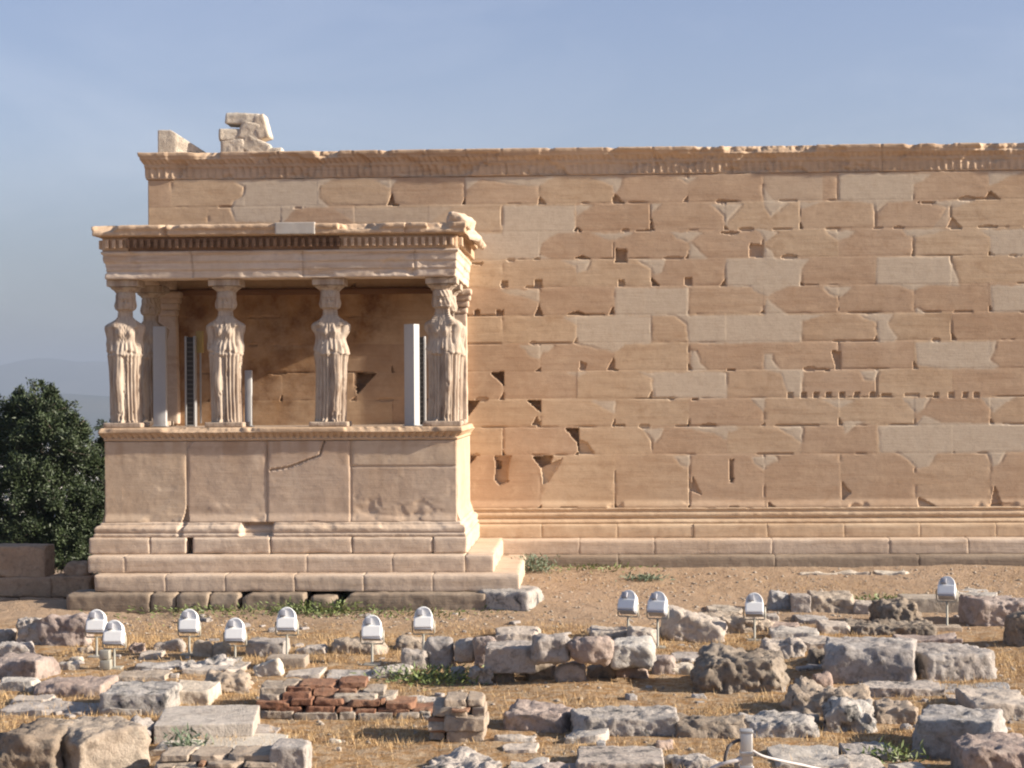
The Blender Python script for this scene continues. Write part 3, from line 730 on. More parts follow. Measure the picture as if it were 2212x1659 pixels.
def ring(name, front_j, yf, xl_, xr_, zt, zb, mat, seed, depth=.55, **kw):
    """front course, and the course running back along the east side"""
    o = course(name, front_j, yf, depth, zt, zb, mat, None, seed=seed, **kw)
    Vs = [np.array([v.co[:] for v in o.data.vertices])]; Qs = [np.array([list(p.vertices) for p in o.data.polygons])]
    bpy.data.objects.remove(o)
    j = [yf + depth + .002, yf + depth + 1.35, YW - .1]
    for sd, xe in ((1, xr_), (-1, xl_)):
        o = course('tmp', j, (xe - depth) if sd > 0 else xe, depth, zt, zb, mat, None, seed=seed + 50 + sd, along='y', **kw)
        Vs.append(np.array([v.co[:] for v in o.data.vertices])); Qs.append(np.array([list(p.vertices) for p in o.data.polygons])); bpy.data.objects.remove(o)
    V, Q = join(list(zip(Vs, Qs)))
    return kid(obj(name, V, Q, mat), porch)
yT, yA, yB = YP - .20, YP - .50, YP - .85
ring('toichobate', jx([190, 322, 401, None, 412, 582, 759, 934, 1007], yT)[:3] + [None] + jx([414, 582, 759, 934, 1008], yT), yT, atX(190, yT), atX(1008, yT), Z(2.368), Z(2.645), M_STEP, 71, wear=.05, rnd=.02, rough=.007)
ring('step', jx([188, 267, 660, 846, 1002, 1064], yA), yA, atX(188, yA), atX(1064, yA), Z(2.648), Z(2.93), M_STEP, 73, wear=.035, rough=.005)
ring('step', jx([201, 355, 484, 634, 783, 932, 1119], yB), yB, atX(203, yB), atX(1119, yB), Z(2.933), Z(3.21), M_STEP, 75, wear=.05, rough=.006)
V, Q = box_grid(atX(990, yT) - atX(215, yT), 2.9, .9, .4); V = V + [(XL + XR) / 2, YP + 1.6, Z(2.85)]
kid(obj('podium_core', V, Q, M_POD), porch)
# rough foundation stones under the lowest step, each with its own outline
yF = YP - 1.15
fp = []
for k, (a, b, hh, cut) in enumerate([(140, 322, .34, 1), (323, 376, .33, 3), (377, 447, .33, 1), (449, 512, .33, 2), (520, 655, .33, 3), (666, 722, .26, 5), (728, 1046, .35, 1)]):
    xa, xb = atX(a, yF), atX(b, yF)
    V, Q = hewn(xb - xa, .8, hh, .04, .03, .06, .012, 700 + k, cuts=cut, cutdepth=.25)
    fp.append((V + [(xa + xb) / 2, yF + .4, Z(3.215) - hh / 2 - (.05 if k == 5 else 0)], Q))
V, Q = join(fp); kid(obj('foundation_course', V, Q, M_FOUND), porch)
V, Q = hewn(1.0, 1.0, .50, .035, .05, .12, .02, 811, cuts=4, cutdepth=.25); V = rotz(V, -.25) + [atX(1092, yF), yF + .45, Z(3.42)]
o = obj('corner_boulder', V, Q, R['lichen'], origin=(atX(1092, yF), yF + .45, Z(3.6))); tag(o, 'pale rough boulder wedged under the right front corner of the porch steps', 'boulder')

# entablature
yE = YP + .04
XLe, XRe = atX(228, yE), atX(986, yE)
re_ = [(XLe, YW), (XLe, yE), (XRe, yE), (XRe, YW)]
def arch_carve(S, ZZ):
    P = np.stack([S * 1.6, 0 * S, ZZ * 2.6], -1); m = (ZZ > Z(-2.02)) * (ZZ < Z(-2.45))
    seam = -.03 * (np.abs(((S - 3.3 + 10 + 1.76 * .5) % 1.9) - .95) < .010)
    return (-.035 * sstep(.12, .35, fbm(P, 191, 4)) + seam) * m
moulding('architrave', re_, [(-.5, Z(-2.46)), (-.5, Z(-2.0)), (-.48, Z(-1.99)), (-.01, Z(-1.99)), (0, Z(-2.0)), (.0, Z(-2.13)), (.014, Z(-2.135)), (.014, Z(-2.265)), (.028, Z(-2.27)), (.028, Z(-2.40)), (.05, Z(-2.41)), (.06, Z(-2.44)), (.05, Z(-2.46)), (-.5, Z(-2.46))],
         M_ARCH, .025, .006, seed=91, carve=arch_carve, parent=porch)
moulding('dentil_backing', re_, [(-.5, Z(-2.462)), (.035, Z(-2.462)), (.035, Z(-2.70)), (-.5, Z(-2.70))], M_CORN, .05, .003, seed=92, parent=porch)
V, Q = hewn(atX(735, yE) - atX(280, yE), .03, .235, .04, .003, .004, .002, 93); kid(obj('stained_band', V + [(atX(735, yE) + atX(280, yE)) / 2, yE - .032, Z(-2.581)], Q, M_STAIN), porch)
rgd = np.random.RandomState(9)
def dentils(mat, keep, name='dentil_course'):
    parts = []
    for (xa, ya, xb, yb, nx_, ny_) in ((XLe, yE, XRe, yE, 0, -1), (XRe, yE, XRe, YW, 1, 0), (XLe, YW, XLe, yE, -1, 0)):
        L = math.hypot(xb - xa, yb - ya); n = int(L / .118)
        for k in range(n):
            s = (k + .5) / n; cx_, cy_ = xa + (xb - xa) * s, ya + (yb - ya) * s
            if not keep(cx_, cy_, nx_): continue
            V, Q = hewn(.062, .09, .15, .022, .008, .015, .004, 300 + k)
            if nx_: V = rotz(V, math.pi / 2)
            parts.append((V + [cx_ + nx_ * .07, cy_ + ny_ * .07, Z(-2.585)], Q))
    V, Q = join(parts); return kid(obj(name, V, Q, mat), porch)
xm0, xm1 = atX(280, yE), atX(735, yE)
dentils(M_STAIN, lambda x, y, nx_: nx_ == 0 and xm0 < x < xm1)
dentils(M_CORN, lambda x, y, nx_: (nx_ == 0 and x <= xm0) or nx_ < 0)
dentils(M_CORN, lambda x, y, nx_: (nx_ == 0 and x >= xm1) or nx_ > 0)
geison = [(-.5, Z(-2.70)), (.10, Z(-2.702)), (.11, Z(-2.715)), (.165, Z(-2.72)), (.17, Z(-2.735)), (.17, Z(-2.80)), (.195, Z(-2.83)), (.195, Z(-2.885)), (.15, Z(-2.90)), (-.5, Z(-2.905))]
moulding('roof_cornice', re_, geison, M_CORN, .022, .009, chip=.20, chipz=.14, seed=95, parent=porch,
         gaps=[(3.26 + atX(731, yE) - XLe, 3.26 + atX(800, yE) - XLe, .09, Z(-2.80), Z(-2.95)), (3.26 + atX(370, yE) - XLe, 3.26 + atX(376, yE) - XLe, .1, Z(-2.68), Z(-2.95)), (3.26 + atX(866, yE) - XLe, 3.26 + atX(870, yE) - XLe, .05, Z(-2.68), Z(-2.95))])
V, Q = box_grid(XRe - XLe - .8, YW - yE - .45, .3, .12); V = V + [(XLe + XRe) / 2, (yE + YW) / 2 + .2, Z(-2.70)]
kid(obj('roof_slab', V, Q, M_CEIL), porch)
cof = []
for a in range(9):
    V, Q = hewn(.09, YW - yE - .6, .12, .08, .01, 0, .002, a); cof.append((V + [XLe + .55 + a * (XRe - XLe - 1.1) / 8, (yE + YW) / 2 + .2, Z(-2.50)], Q))
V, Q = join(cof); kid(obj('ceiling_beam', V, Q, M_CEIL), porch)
# light repair piece let into the cornice, and the broken lump at its right corner
V, Q = hewn(.68, .14, .20, .03, .006, 0, .002, 5); V = V + [atX(643, yE), yE - .145, Z(-2.815)]
t = NT('new_grey_marble'); M_NEW = t.done(t.mix(t.ramp(t.noise(t.coord(), 5), .3, .7), (.40, .36, .32), (.47, .44, .40)), .8)
kid(obj('repair_piece', V, Q, M_NEW), porch)
cb = []
V, Q = hewn(.42, 1.1, .22, .03, .03, .1, .03, 15, cuts=4, cutdepth=.3); cb.append((roty(V, .25) + [XRe + .06, yE + .45, Z(-2.95)], Q))
V, Q = hewn(.36, 2.3, .12, .03, .02, .06, .03, 18, cuts=5, cutdepth=.25); cb.append((roty(V, .75) + [XRe + .24, yE + 1.25, Z(-2.76)], Q))
V, Q = join(cb); kid(obj('broken_cornice_corner', V, Q, M_STEP), porch)
# pilasters against the wall
def anta(vx0, vx1, name, warp, parent=porch):
    Ya = YW - .20; xa, xb = atX(vx0, Ya), atX(vx1, Ya); w = xb - xa
    parts = []
    V, Q = hewn(w, .20, Z(-1.55) - Z(.5), .04, .015, .04, .008, 21 + int(vx0)); V[:, 0] *= (1 + warp * (.5 - V[:, 2] / 2.4)); parts.append((V + [(xa + xb) / 2, Ya + .10, (Z(-1.55) + Z(.5)) / 2], Q))
    for k, (zz, g, hh) in enumerate(((-1.60, .03, .12), (-1.72, .09, .13), (-1.84, .14, .12), (-1.94, .20, .12))):
        V, Q = hewn(w + g, .20 + g / 2, hh, .03, .02, .05, .012, 40 + k); parts.append((V + [(xa + xb) / 2, Ya + .10 - g / 4, Z(zz)], Q))
    V, Q = join(parts); return kid(obj(name, V, Q, M_POD), parent)
anta(343, 381, 'pilaster', .25)
anta(974, 1009, 'pilaster', .02)
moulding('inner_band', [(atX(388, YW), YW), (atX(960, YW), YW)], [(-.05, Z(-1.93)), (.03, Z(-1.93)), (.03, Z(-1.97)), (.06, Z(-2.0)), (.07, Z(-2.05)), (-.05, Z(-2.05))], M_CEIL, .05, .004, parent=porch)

for ch_ in list(porch.children):
    if ch_.name.split('.')[0] in ('architrave', 'dentil_backing', 'stained_band', 'dentil_course', 'roof_cornice', 'repair_piece', 'broken_cornice_corner', 'ceiling_beam', 'roof_slab'): ch_.location.z += .045
# loose blocks on top of the wall
def top_block(name, vx0, vx1, vy0, vy1, dep, label, cat, seed, Yc=YW + .05, rz=0, ry=0, mat='marble', wear=.05, cuts=2, group=None):
    p0, p1 = at(vx0, vy1, Yc), at(vx1, vy0, Yc); sx_, sz_ = p1[0] - p0[0], p1[2] - p0[2]
    V, Q = hewn(sx_, dep, sz_, .03, .02, wear, .012, seed, cuts=cuts, cutdepth=.18)
    V = rotz(roty(V, ry), rz); loc = ((p0[0] + p1[0]) / 2, Yc + dep / 2, (p0[2] + p1[2]) / 2)
    o = obj(name, V, Q, R[mat], loc=loc); return tag(o, label, cat, group)
top = top_block
G = 'loose blocks lying on top of the wall'
# squared block whose top slopes down to the east
p0, p1 = at(341, 334, YW), at(432, 281, YW); sx_, sz_ = p1[0] - p0[0], p1[2] - p0[2]
V, Q = hewn(sx_, .55, sz_ + .02, .03, .012, .02, .006, 3)
fx = np.clip((V[:, 0] / sx_ + .5 - .30) / .7, 0, 1); V[:, 2] = np.where(V[:, 2] > -sz_ * .3, V[:, 2] - fx * (sz_ * .78) * (V[:, 2] / sz_ + .5), V[:, 2])
V[:, 1] = V[:, 1] + (V[:, 0] / sx_ + .5 - .42).clip(0) * .45
tag(obj('marble_block', V, Q, R['marble'], loc=((p0[0] + p1[0]) / 2, YW + .26, (p0[2] + p1[2]) / 2)), 'squared marble block with sloping top on the left end of the temple wall', 'block', G)
top('marble_block', 476, 528, 300, 334, .4, 'lowest pale chunk of the stacked blocks on the wall top', 'block', 5, cuts=4, group=G)
top('marble_block', 470, 524, 277, 304, .5, 'square-ended block lying in the middle of the stack on the wall top', 'block', 6, rz=.1, cuts=1, group=G)
top('marble_block', 514, 582, 296, 334, .4, 'slanting broken chunk at the right foot of the stack on the wall top', 'block', 7, ry=.5, cuts=5, group=G)
top('marble_block', 515, 562, 262, 306, .34, 'ragged upright marble piece in the heart of the stack on the wall top', 'block', 27, ry=.3, cuts=5, group=G)
top('marble_block', 486, 560, 243, 269, .5, 'topmost long marble block of the stack on the wall top', 'block', 8, ry=.05, cuts=3, group=G)
top('marble_block', 548, 576, 247, 300, .45, 'upright slab leaning at the right of the stack on the wall top', 'block', 9, ry=-.28, cuts=2, group=G)
top('marble_block', 572, 608, 318, 334, .35, 'small flat marble piece right of the stack on the wall top', 'block', 10, group=G)

# ------------------------------------------------------------------ carved women
def caryatid(vx, Yc, seed, flip, elbow, label, turn=0.0, zbase=Z(.50)):
    rg_ = np.random.RandomState(seed); H = 2.28; cx_ = atX(vx, Yc)
    root = empty('caryatid', (cx_, Yc, zbase), label, 'statue', 'carved women carrying the porch roof')
    zs = np.concatenate([np.arange(0, 1.72, .014), np.arange(1.72, H + .001, .0075)]); ph = np.linspace(0, 2 * np.pi, 161)[:-1]
    def I(k, v): return np.interp(zs, k, v)
    k_ = [0, .06, .5, .9, 1.12, 1.17, 1.20, 1.33, 1.42, 1.55, 1.66, 1.72, 1.765, 1.80, 1.84, 1.90, 1.935, 1.97, 2.03, 2.10, 2.17, 2.22, 2.28]
    a = I(k_, [.275, .272, .268, .275, .29, .295, .28, .255, .25, .26, .27, .255, .20, .14, .092, .084, .084, .110, .130, .140, .14, .135, .135])
    b = I(k_, [.20, .195, .19, .195, .20, .215, .20, .175, .16, .175, .165, .14, .12, .105, .085, .08, .095, .12, .135, .142, .142, .135, .135])
    ZZ_, PH = np.meshgrid(zs, ph, indexing='ij')
    A = a[:, None]; Bv = b[:, None]
    # phi = 0 faces the viewer (-y); +phi to the right (+x)
    ex = 2.25
    r0 = 1.0 / (np.abs(np.sin(PH) / A) ** ex + np.abs(np.cos(PH) / Bv) ** ex) ** (1 / ex)
    dphi = lambda c0: (PH - c0 + np.pi) % (2 * np.pi) - np.pi
    g = lambda c0, w: np.exp(-(dphi(c0) / w) ** 2)
    s = -1 if flip else 1
    skirt = sstep(1.24, 1.10, ZZ_)
    leg = g(s * .55, .38)                        # bent free leg pressing through the cloth
    legz = sstep(.02, .5, ZZ_) * sstep(1.15, .75, ZZ_)
    r = r0 + skirt * leg * (.055 * np.exp(-((ZZ_ - .68) / .22) ** 2) + .02)
    PN = np.stack([np.sin(PH) * 1.5, np.cos(PH) * 1.5, ZZ_ * .5], -1)
    wob = fbm(PN * 1.2, seed, 3) * .6
    flute = np.abs(np.sin(PH * 11 + wob + s * 1.0)) ** .7
    r = r - skirt * (1 - .85 * leg * (ZZ_ > .12)) * .042 * (1 - flute) * sstep(0, .1, ZZ_ + .08)
    r = r - skirt * .03 * np.exp(-((np.abs(dphi(s * .55)) - .46) / .09) ** 2)          # deep folds beside the leg
    # overfold hem swag and pouch
    hem = 1.19 + .05 * np.cos(PH * 2 + .4 * s) * np.cos(PH / 2) + .012 * np.sin(PH * 13)
    over = sstep(hem - .01, hem + .012, ZZ_) * sstep(1.5, 1.25, ZZ_)
    r = r + over * .024
    small = fbm(np.stack([np.sin(PH) * 6, np.cos(PH) * 6, ZZ_ * 3.2 + np.abs(np.sin(PH)) * 1.5], -1), seed + 3, 4)
    torso = sstep(1.15, 1.25, ZZ_) * sstep(1.80, 1.68, ZZ_)
    vfold = np.sin((ZZ_ - .35 * np.abs(np.sin(PH))) * 62 + 3 * small) * g(0, .8)
    r = r + torso * (.012 * small + .003 * vfold * sstep(1.3, 1.45, ZZ_))
    r = r + torso * .008 * np.sin(PH * 17 + 2 * wob) * sstep(1.45, 1.3, ZZ_)
    for c0 in (.42, -.42): r = r + .038 * g(c0, .26) * np.exp(-((ZZ_ - 1.54) / .075) ** 2)
    # arms: shoulder down to the break at 'elbow', held close to the body
    for sd, eb in ((1, elbow[0]), (-1, elbow[1])):
        arm = g(sd * 1.50, .36) * sstep(eb - .10, eb + .06, ZZ_) * sstep(1.765, 1.67, ZZ_)
        r = r + arm * (.052 + .022 * np.exp(-((ZZ_ - 1.62) / .10) ** 2))
        r = r - .03 * np.exp(-((np.abs(dphi(sd * 1.50)) - .50) / .09) ** 2) * sstep(eb, eb + .05, ZZ_) * sstep(1.70, 1.62, ZZ_)
        if eb > 1.3: r = r + g(sd * 1.5, .3) * .02 * sstep(1.0, 1.2, ZZ_) * sstep(eb, eb - .1, ZZ_) * (small + .4)
    # hair: mass behind the neck and braids falling on the shoulders
    head = sstep(1.93, 1.96, ZZ_)
    r = r + g(np.pi, 1.0) * .055 * sstep(1.70, 1.80, ZZ_) * sstep(2.12, 2.0, ZZ_)
    for c0 in (.95, -.95): r = r + g(c0, .22) * .038 * sstep(1.60, 1.68, ZZ_) * sstep(2.02, 1.92, ZZ_) * (1 + .25 * np.sin(ZZ_ * 160))
    hairm = (1 - g(0, .78)) * head + sstep(2.125, 2.14, ZZ_)
    r = r + np.clip(hairm, 0, 1) * (.026 + .006 * np.sin(PH * 15 + ZZ_ * 40)) * sstep(2.28, 2.22, ZZ_)
    for c0 in (1.35, -1.35): r = r + g(c0, .55) * .034 * sstep(1.76, 1.86, ZZ_) * sstep(2.14, 2.02, ZZ_)
    # face
    fz = lambda z0, w: np.exp(-((ZZ_ - z0) / w) ** 2)
    r = r + g(0, .10) * (.034 * fz(2.045, .018) + .018 * fz(2.075, .022))            # nose
    for c0 in (.30, -.30): r = r - .026 * g(c0, .16) * fz(2.085, .014); r = r + .005 * g(c0, .09) * fz(2.083, .008)
    r = r + .010 * g(0, .26) * (fz(2.012, .006) + fz(2.000, .006)) - .006 * g(0, .24) * fz(2.006, .0035)
    r = r + .018 * g(0, .3) * fz(1.975, .014) + .010 * g(0, .6) * fz(2.105, .010)
    r = r - .010 * g(0, .8) * fz(1.945, .012)
    # toes under the hem
    for c0 in (.45, -.35): r = r + g(c0, .22) * .05 * sstep(.07, .02, ZZ_)
    weather = fbm(np.stack([np.sin(PH) * 3.3, np.cos(PH) * 3.3, ZZ_ * 6], -1), seed + 9, 4)
    r = r + .009 * weather - .025 * sstep(.35, .6, weather) * (ZZ_ < 1.9)
    sway = s * .02 * np.sin(ZZ_ / H * np.pi)
    headturn = 0
    Xp = np.sin(PH) * r + sway; Yp = -np.cos(PH) * r - .02 * head
    V = np.stack([Xp, Yp, ZZ_ + .0], -1); nz_, npn = len(zs), len(ph)
    V = V.reshape(-1, 3); i = np.arange(nz_ - 1)[:, None]; j = np.arange(npn)[None, :]
    a_ = (i * npn + j).ravel(); b_ = (i * npn + (j + 1) % npn).ravel()
    Q = np.stack([a_, b_, b_ + npn, a_ + npn], 1).tolist()
    Q.append(list(range(npn))[::-1]); Q.append(list(range((nz_ - 1) * npn, nz_ * npn)))
    body = obj('body', V, np.array(Q, dtype=object), M_STAT, root, loc=(0, 0, .07)); body.rotation_euler = (0, 0, turn)
    # capital: round basket and square slab
    zc = np.linspace(0, .20, 16); rr = np.interp(zc, [0, .03, .05, .12, .17, .20], [.14, .155, .16, .20, .245, .255])
    n = 64; an = np.arange(n) / n * 2 * np.pi
    RR = rr[:, None] * (1 + .035 * np.cos(an * 16)[None, :] * ((zc > .05) & (zc < .18))[:, None])
    RR = RR + .012 * fbm(np.stack([np.cos(an)[None] * 3 + 0 * RR, np.sin(an)[None] * 3 + 0 * RR, zc[:, None] * 14 + 0 * RR], -1), seed + 4, 3)
    V = np.stack([RR * np.sin(an)[None], -RR * np.cos(an)[None], zc[:, None] * .62 + 0 * RR + 2.285], -1).reshape(-1, 3)
    i = np.arange(len(zc) - 1)[:, None]; j = np.arange(n)[None, :]; a_ = (i * n + j).ravel(); b_ = (i * n + (j + 1) % n).ravel()
    Q = np.stack([a_, b_, b_ + n, a_ + n], 1)
    V2, Q2 = hewn(.54, .54, .115 - .0, .03, .006, .02, .004, seed); V2 = V2 + [0, 0, 2.50 - .555 + .56 - .0 + .0]
    V2[:, 2] += 0.0
    V2[:, 2] = V2[:, 2] - V2[:, 2].max() + (Z(-2.035) - zbase) - .001
    cv, cq_ = join([(V, Q), (V2, Q2)])
    obj('capital', cv, cq_, M_STAT, root)
    V, Q = hewn(.66, .62, .085, .03, .01, .04, .006, seed + 1)
    obj('plinth', V + [0, 0, .035], Q, M_STAT, root)
    return root
yk = YP + .40
caryatid(273, yk, 101, True, (1.30, 1.32), 'leftmost front caryatid, brown-stained drapery, against the open sky', .25)
caryatid(491, yk, 102, True, (1.28, 1.30), 'second front caryatid from the left, arms kept down to the elbows')
caryatid(714, yk, 103, False, (1.50, 1.56), 'armless caryatid with round shoulder stumps, second from the right in the front row')
caryatid(957, yk, 104, False, (1.30, 1.52), 'rightmost front caryatid, brightest in the sun, beside the porch corner', -.2)
y2 = yk + 1.72
caryatid(273 + (1270 - 273) * (1 - yk / y2) + 2, y2, 105, True, (1.30, 1.32), 'shaded rear caryatid half hidden behind the leftmost front one')
caryatid(957 + (1270 - 957) * (1 - yk / y2) - 7, y2, 106, False, (1.40, 1.52), 'rear caryatid peeping out behind the rightmost front one')

# ------------------------------------------------------------------ metal uprights in the porch
def bx(cx_, cy_, cz_, sx_, sy_, sz_, rnd=.006, res=.15, seed=0):
    V, Q = hewn(sx_, sy_, sz_, res, min(rnd, min(sx_, sy_, sz_) * .3), 0, 0, seed); return V + [cx_, cy_, cz_], Q
def panel(vx0, vx1, vy0, Yp, label, extra=None, rz=0, mat=M_PANEL, dep=.12, name='metal_panel', cat='panel'):
    x0, x1 = atX(vx0, Yp), atX(vx1, Yp); zt = float(at((vx0 + vx1) / 2, vy0, Yp)[2]); zb = Z(.515)
    root = empty(name, ((x0 + x1) / 2, Yp + dep / 2, zb), label, cat, 'grey metal uprights standing inside the porch', rz=rz); h = zt - zb; w = x1 - x0
    V, Q = bx(0, 0, h / 2, w, dep, h); obj('casing', V, Q, mat, root, smooth=False)
    V, Q = bx(0, 0, .01, w + .05, dep + .05, .02); obj('foot_plate', V, Q, M_RAIL, root)
    if extra: extra(root, w, h, dep)
    return root
panel(331, 358, 705, YP + 1.55, 'tall pale grey metal panel beside the left pilaster')
def louv(root, w, h, dep):
    for sx_ in (-1, 1):
        V, Q = bx(sx_ * (w / 2 + .012), -.01, h / 2, .035, dep + .03, h + .03); obj('rail', V, Q, M_RAIL, root, smooth=False)
    parts = [bx(0, -dep / 2 - .004, .08 + k * .085, w * .8, .012, .03, .002) for k in range(int(h / .085) - 1)]
    V, Q = join(parts); obj('louvre', V, Q, M_LOUV, root, smooth=False)
panel(403, 419, 728, YP + 2.2, 'tall dark louvred upright between two grey rails, left of the second caryatid', louv, mat=M_BLACK, dep=.12)
x_ = atX(431, YP + 2.4); r_ = empty('yellowed_box', (x_, YP + 2.45, float(at(431, 762, YP + 2.4)[2])), 'small yellowish box next to the top of the dark louvred upright', 'box')
V, Q = bx(0, 0, .20, .13, .10, .40); obj('casing', V, Q, M_YEL, r_); V, Q = bx(0, .05, -.45, .03, .03, 1.7); obj('support', V, Q, M_RAIL, r_); 
panel(529, 543, 800, YP + 1.0, 'short pale grey metal panel just right of the second caryatid', dep=.10)
panel(876, 902, 700, YP + .75, 'tall white metal panel with sunlit edge, left of the rightmost caryatid', dep=.17, rz=-.5)
panel(905, 916, 728, YP + 1.0, 'tall narrow dark upright between the white panel and the rightmost caryatid', louv, mat=M_BLACK, dep=.12)

# ------------------------------------------------------------------ floodlights
def make_flood(big=True):
    root = bpy.data.objects.new('floodlight', None); link(root)
    hd = []
    W_, Hh, Dd = .265, .155, .17
    V, Q = bx(0, 0, 0, W_, Dd, Hh, .012, .03); obj_h = obj('housing', V, Q, M_WHITE, root)
    # rounded hood rising behind the box
    n = 20; ring_ = [(math.cos(math.pi * k / n) * W_ * .475, math.sin(math.pi * k / n) * W_ * .54) for k in range(n + 1)]
    V = []; 
    lay = [(-.062, .80), (-.075, .93), (-.06, 1.0), (.05, 1.0), (.065, .96)]
    for (yy, s_) in lay:
        for (x, z) in ring_: V.append((x * s_, yy, Hh / 2 + z * s_ + .004))
        V.append((-W_ * .475 * s_, yy, Hh / 2 - .01)); V.append((W_ * .475 * s_, yy, Hh / 2 - .01))
    m = n + 3; Q = []
    order = list(range(n + 1)) + [n + 1, n + 2]
    for l in range(len(lay) - 1):
        for k in range(m): k2 = (k + 1) % m; Q.append([l * m + k, l * m + k2, (l + 1) * m + k2, (l + 1) * m + k])
    Q.append(list(range(m))[::-1]); Q.append(list(range((len(lay) - 1) * m, len(lay) * m)))
    hood = obj('hood', np.array(V), np.array(Q, dtype=object), M_WHITE, root)
    V, Q = bx(-.045, -.092, Hh / 2 + .055, .085, .05, .085, .006); gb = obj('gear_box', V, Q, M_WSHADE, root)
    V, Q = bx(0, .0, -Hh / 2 - .012, W_ * .93, Dd * .9, .024, .004); gl = obj('lamp_glass', V, Q, M_WSHADE, root)
    pts = [(-W_ / 2 - .022, 0, .03), (-W_ / 2 - .022, -.0, -.13), (-W_ / 2 - .005, 0, -.155), (W_ / 2 + .005, 0, -.155), (W_ / 2 + .022, 0, -.13), (W_ / 2 + .022, 0, .03)]
    V, Q = tube(pts, .011, 6); br = obj('bracket', V, np.array(fix_tris(Q), dtype=object), M_GALV, root)
    return root
def flood(vx, vyt, vyb, label, tilt=.35, pan=0.0, tall=None):
    """vyt: top of the hood, vyb: foot of the pole"""
    g_ = gnd(vx, vyb); Yf = g_[1]; root = make_flood(); root.location = (g_[0], g_[1], g_[2]); sc_ = 1.0
    zt = float(at(vx, vyt, Yf)[2]) - g_[2]; zc = zt - .22
    for ch in root.children:
        ch.location = (0, 0, zc)
        ch.rotation_euler = (-tilt, 0, pan) if ch.name.split('.')[0] != 'bracket' else (0, 0, pan)
    V, Q = tube([(0, 0, -.02), (0, 0, zc - .15)], .017, 8); obj('pole', V, np.array(fix_tris(Q), dtype=object), M_GALV, root)
    V, Q = bx(0, 0, .01, .22, .18, .03, .004); obj('foot_plate', V, Q, M_GALV, root)
    tag(root, label, 'floodlight', 'white floodlights on short poles in front of the temple')
    return root
flood(209, 1318, 1420, 'leftmost white floodlight, overlapping a lower one beside it', .3)
flood(247, 1341, 1444, 'lower white floodlight with small grey junction boxes at its foot', .3)
flood(409, 1317, 1415, 'white floodlight in front of the second podium slab, above the tan rounded stone', .3)
flood(508, 1336, 1424, 'low white floodlight left of the bluish squared block', .3)
flood(620, 1313, 1420, 'white floodlight standing on a square concrete foot', .3)
flood(804, 1330, 1437, 'white floodlight standing on a flat pale stone before the last podium slab', .3)
flood(915, 1312, 1412, 'white floodlight behind the left end of the rubble row', .3)
flood(1357, 1276, 1378, 'sharply tilted white floodlight, left one of the close pair right of the porch', .5, -.35)
flood(1421, 1279, 1400, 'white floodlight, right one of the close pair, above the wedge-shaped boulder end', .5, -.3)
flood(1630, 1282, 1384, 'white floodlight between the wedge-shaped boulder and the round grey stone', .4, -.1)
flood(2046, 1246, 1360, 'rightmost white floodlight, farthest from the porch, on a small slab', .5, -.3)
g_ = gnd(229, 1447); r_ = empty('junction_box', (g_[0], g_[1], g_[2]), 'pair of stacked grey junction boxes at the foot of the lower left floodlight', 'electrical box')
V, Q = bx(0, 0, .07, .14, .12, .13); obj('lower_box', V, Q, M_GALV, r_); V, Q = bx(-.01, 0, .205, .13, .12, .12); obj('upper_box', V, Q, M_GALV, r_)
g_ = gnd(622, 1438); V, Q = hewn(.52, .36, .16, .04, .012, .03, .006, 66); tag(obj('concrete_foot', V + [0, 0, .05], Q, R['tan'], loc=tuple(g_)), 'square grey concrete foot under a white floodlight', 'concrete base')

# ------------------------------------------------------------------ barrier post with ropes
Yb = 13.2; pb = at(1612, 1576, Yb); zgb = float(zg(pb[0], pb[1])); hh = pb[2] - zgb
r_ = empty('barrier_post', (pb[0], pb[1], zgb), 'grey steel barrier post with a flat cap at the bottom edge of the picture', 'post')
V, Q = bx(0, 0, hh / 2, .088, .088, hh, .012); obj('upright', V, Q, M_POSTM, r_)
V, Q = bx(0, 0, hh - .01, .096, .096, .025, .006); obj('cap', V, Q, M_RAIL, r_)
V, Q = bx(0, -.0, hh - .17, .10, .10, .03, .004); obj('collar', V, Q, M_POSTM, r_)
V, Q = bx(0, -.0, hh - .27, .10, .10, .02, .004); obj('collar', V, Q, M_POSTM, r_)
def rope(pts, rad, mat, label, name='rope'):
    pts = [np.array(p, float) for p in pts]; out = []
    for i in range(len(pts) - 1):
        p_0 = pts[max(i - 1, 0)]; p_1 = pts[i]; p_2 = pts[i + 1]; p_3 = pts[min(i + 2, len(pts) - 1)]
        for k in range(12):
            t_ = k / 12; out.append(.5 * ((2 * p_1) + (-p_0 + p_2) * t_ + (2 * p_0 - 5 * p_1 + 4 * p_2 - p_3) * t_ ** 2 + (-p_0 + 3 * p_1 - 3 * p_2 + p_3) * t_ ** 3))
    out.append(pts[-1]); V, Q = tube(out, rad, 10)
    return tag(obj(name, V - pts[0], np.array(fix_tris(Q), dtype=object), mat, loc=tuple(pts[0])), label, 'rope')
a_ = lambda x, y, d=0: at(x, y, Yb + d)
rope([a_(1602, 1640, -.03), a_(1585, 1644, -.05), a_(1555, 1652, -.05), a_(1500, 1676, 0), a_(1380, 1705, .3), a_(1100, 1720, .9), a_(760, 1690, 1.6)], .016, M_ROPE, 'white rope sagging left from the barrier post')
rope([a_(1626, 1622, -.06), a_(1650, 1634, -.05), a_(1700, 1646, .05), a_(1770, 1661, .2), a_(1900, 1692, .5), a_(2300, 1740, 1.2), a_(2700, 1730, 1.8)], .010, M_ROPE, 'thinner pale rope sagging right from the barrier post')
rope([a_(1603, 1598, 0.03), a_(1590, 1601, 0.0), a_(1575, 1612, -.04), a_(1568, 1630, -.06), a_(1566, 1645, -.05)], .013, M_ROPED, 'dark looped cord curling at the left of the barrier post', 'cord_loop')
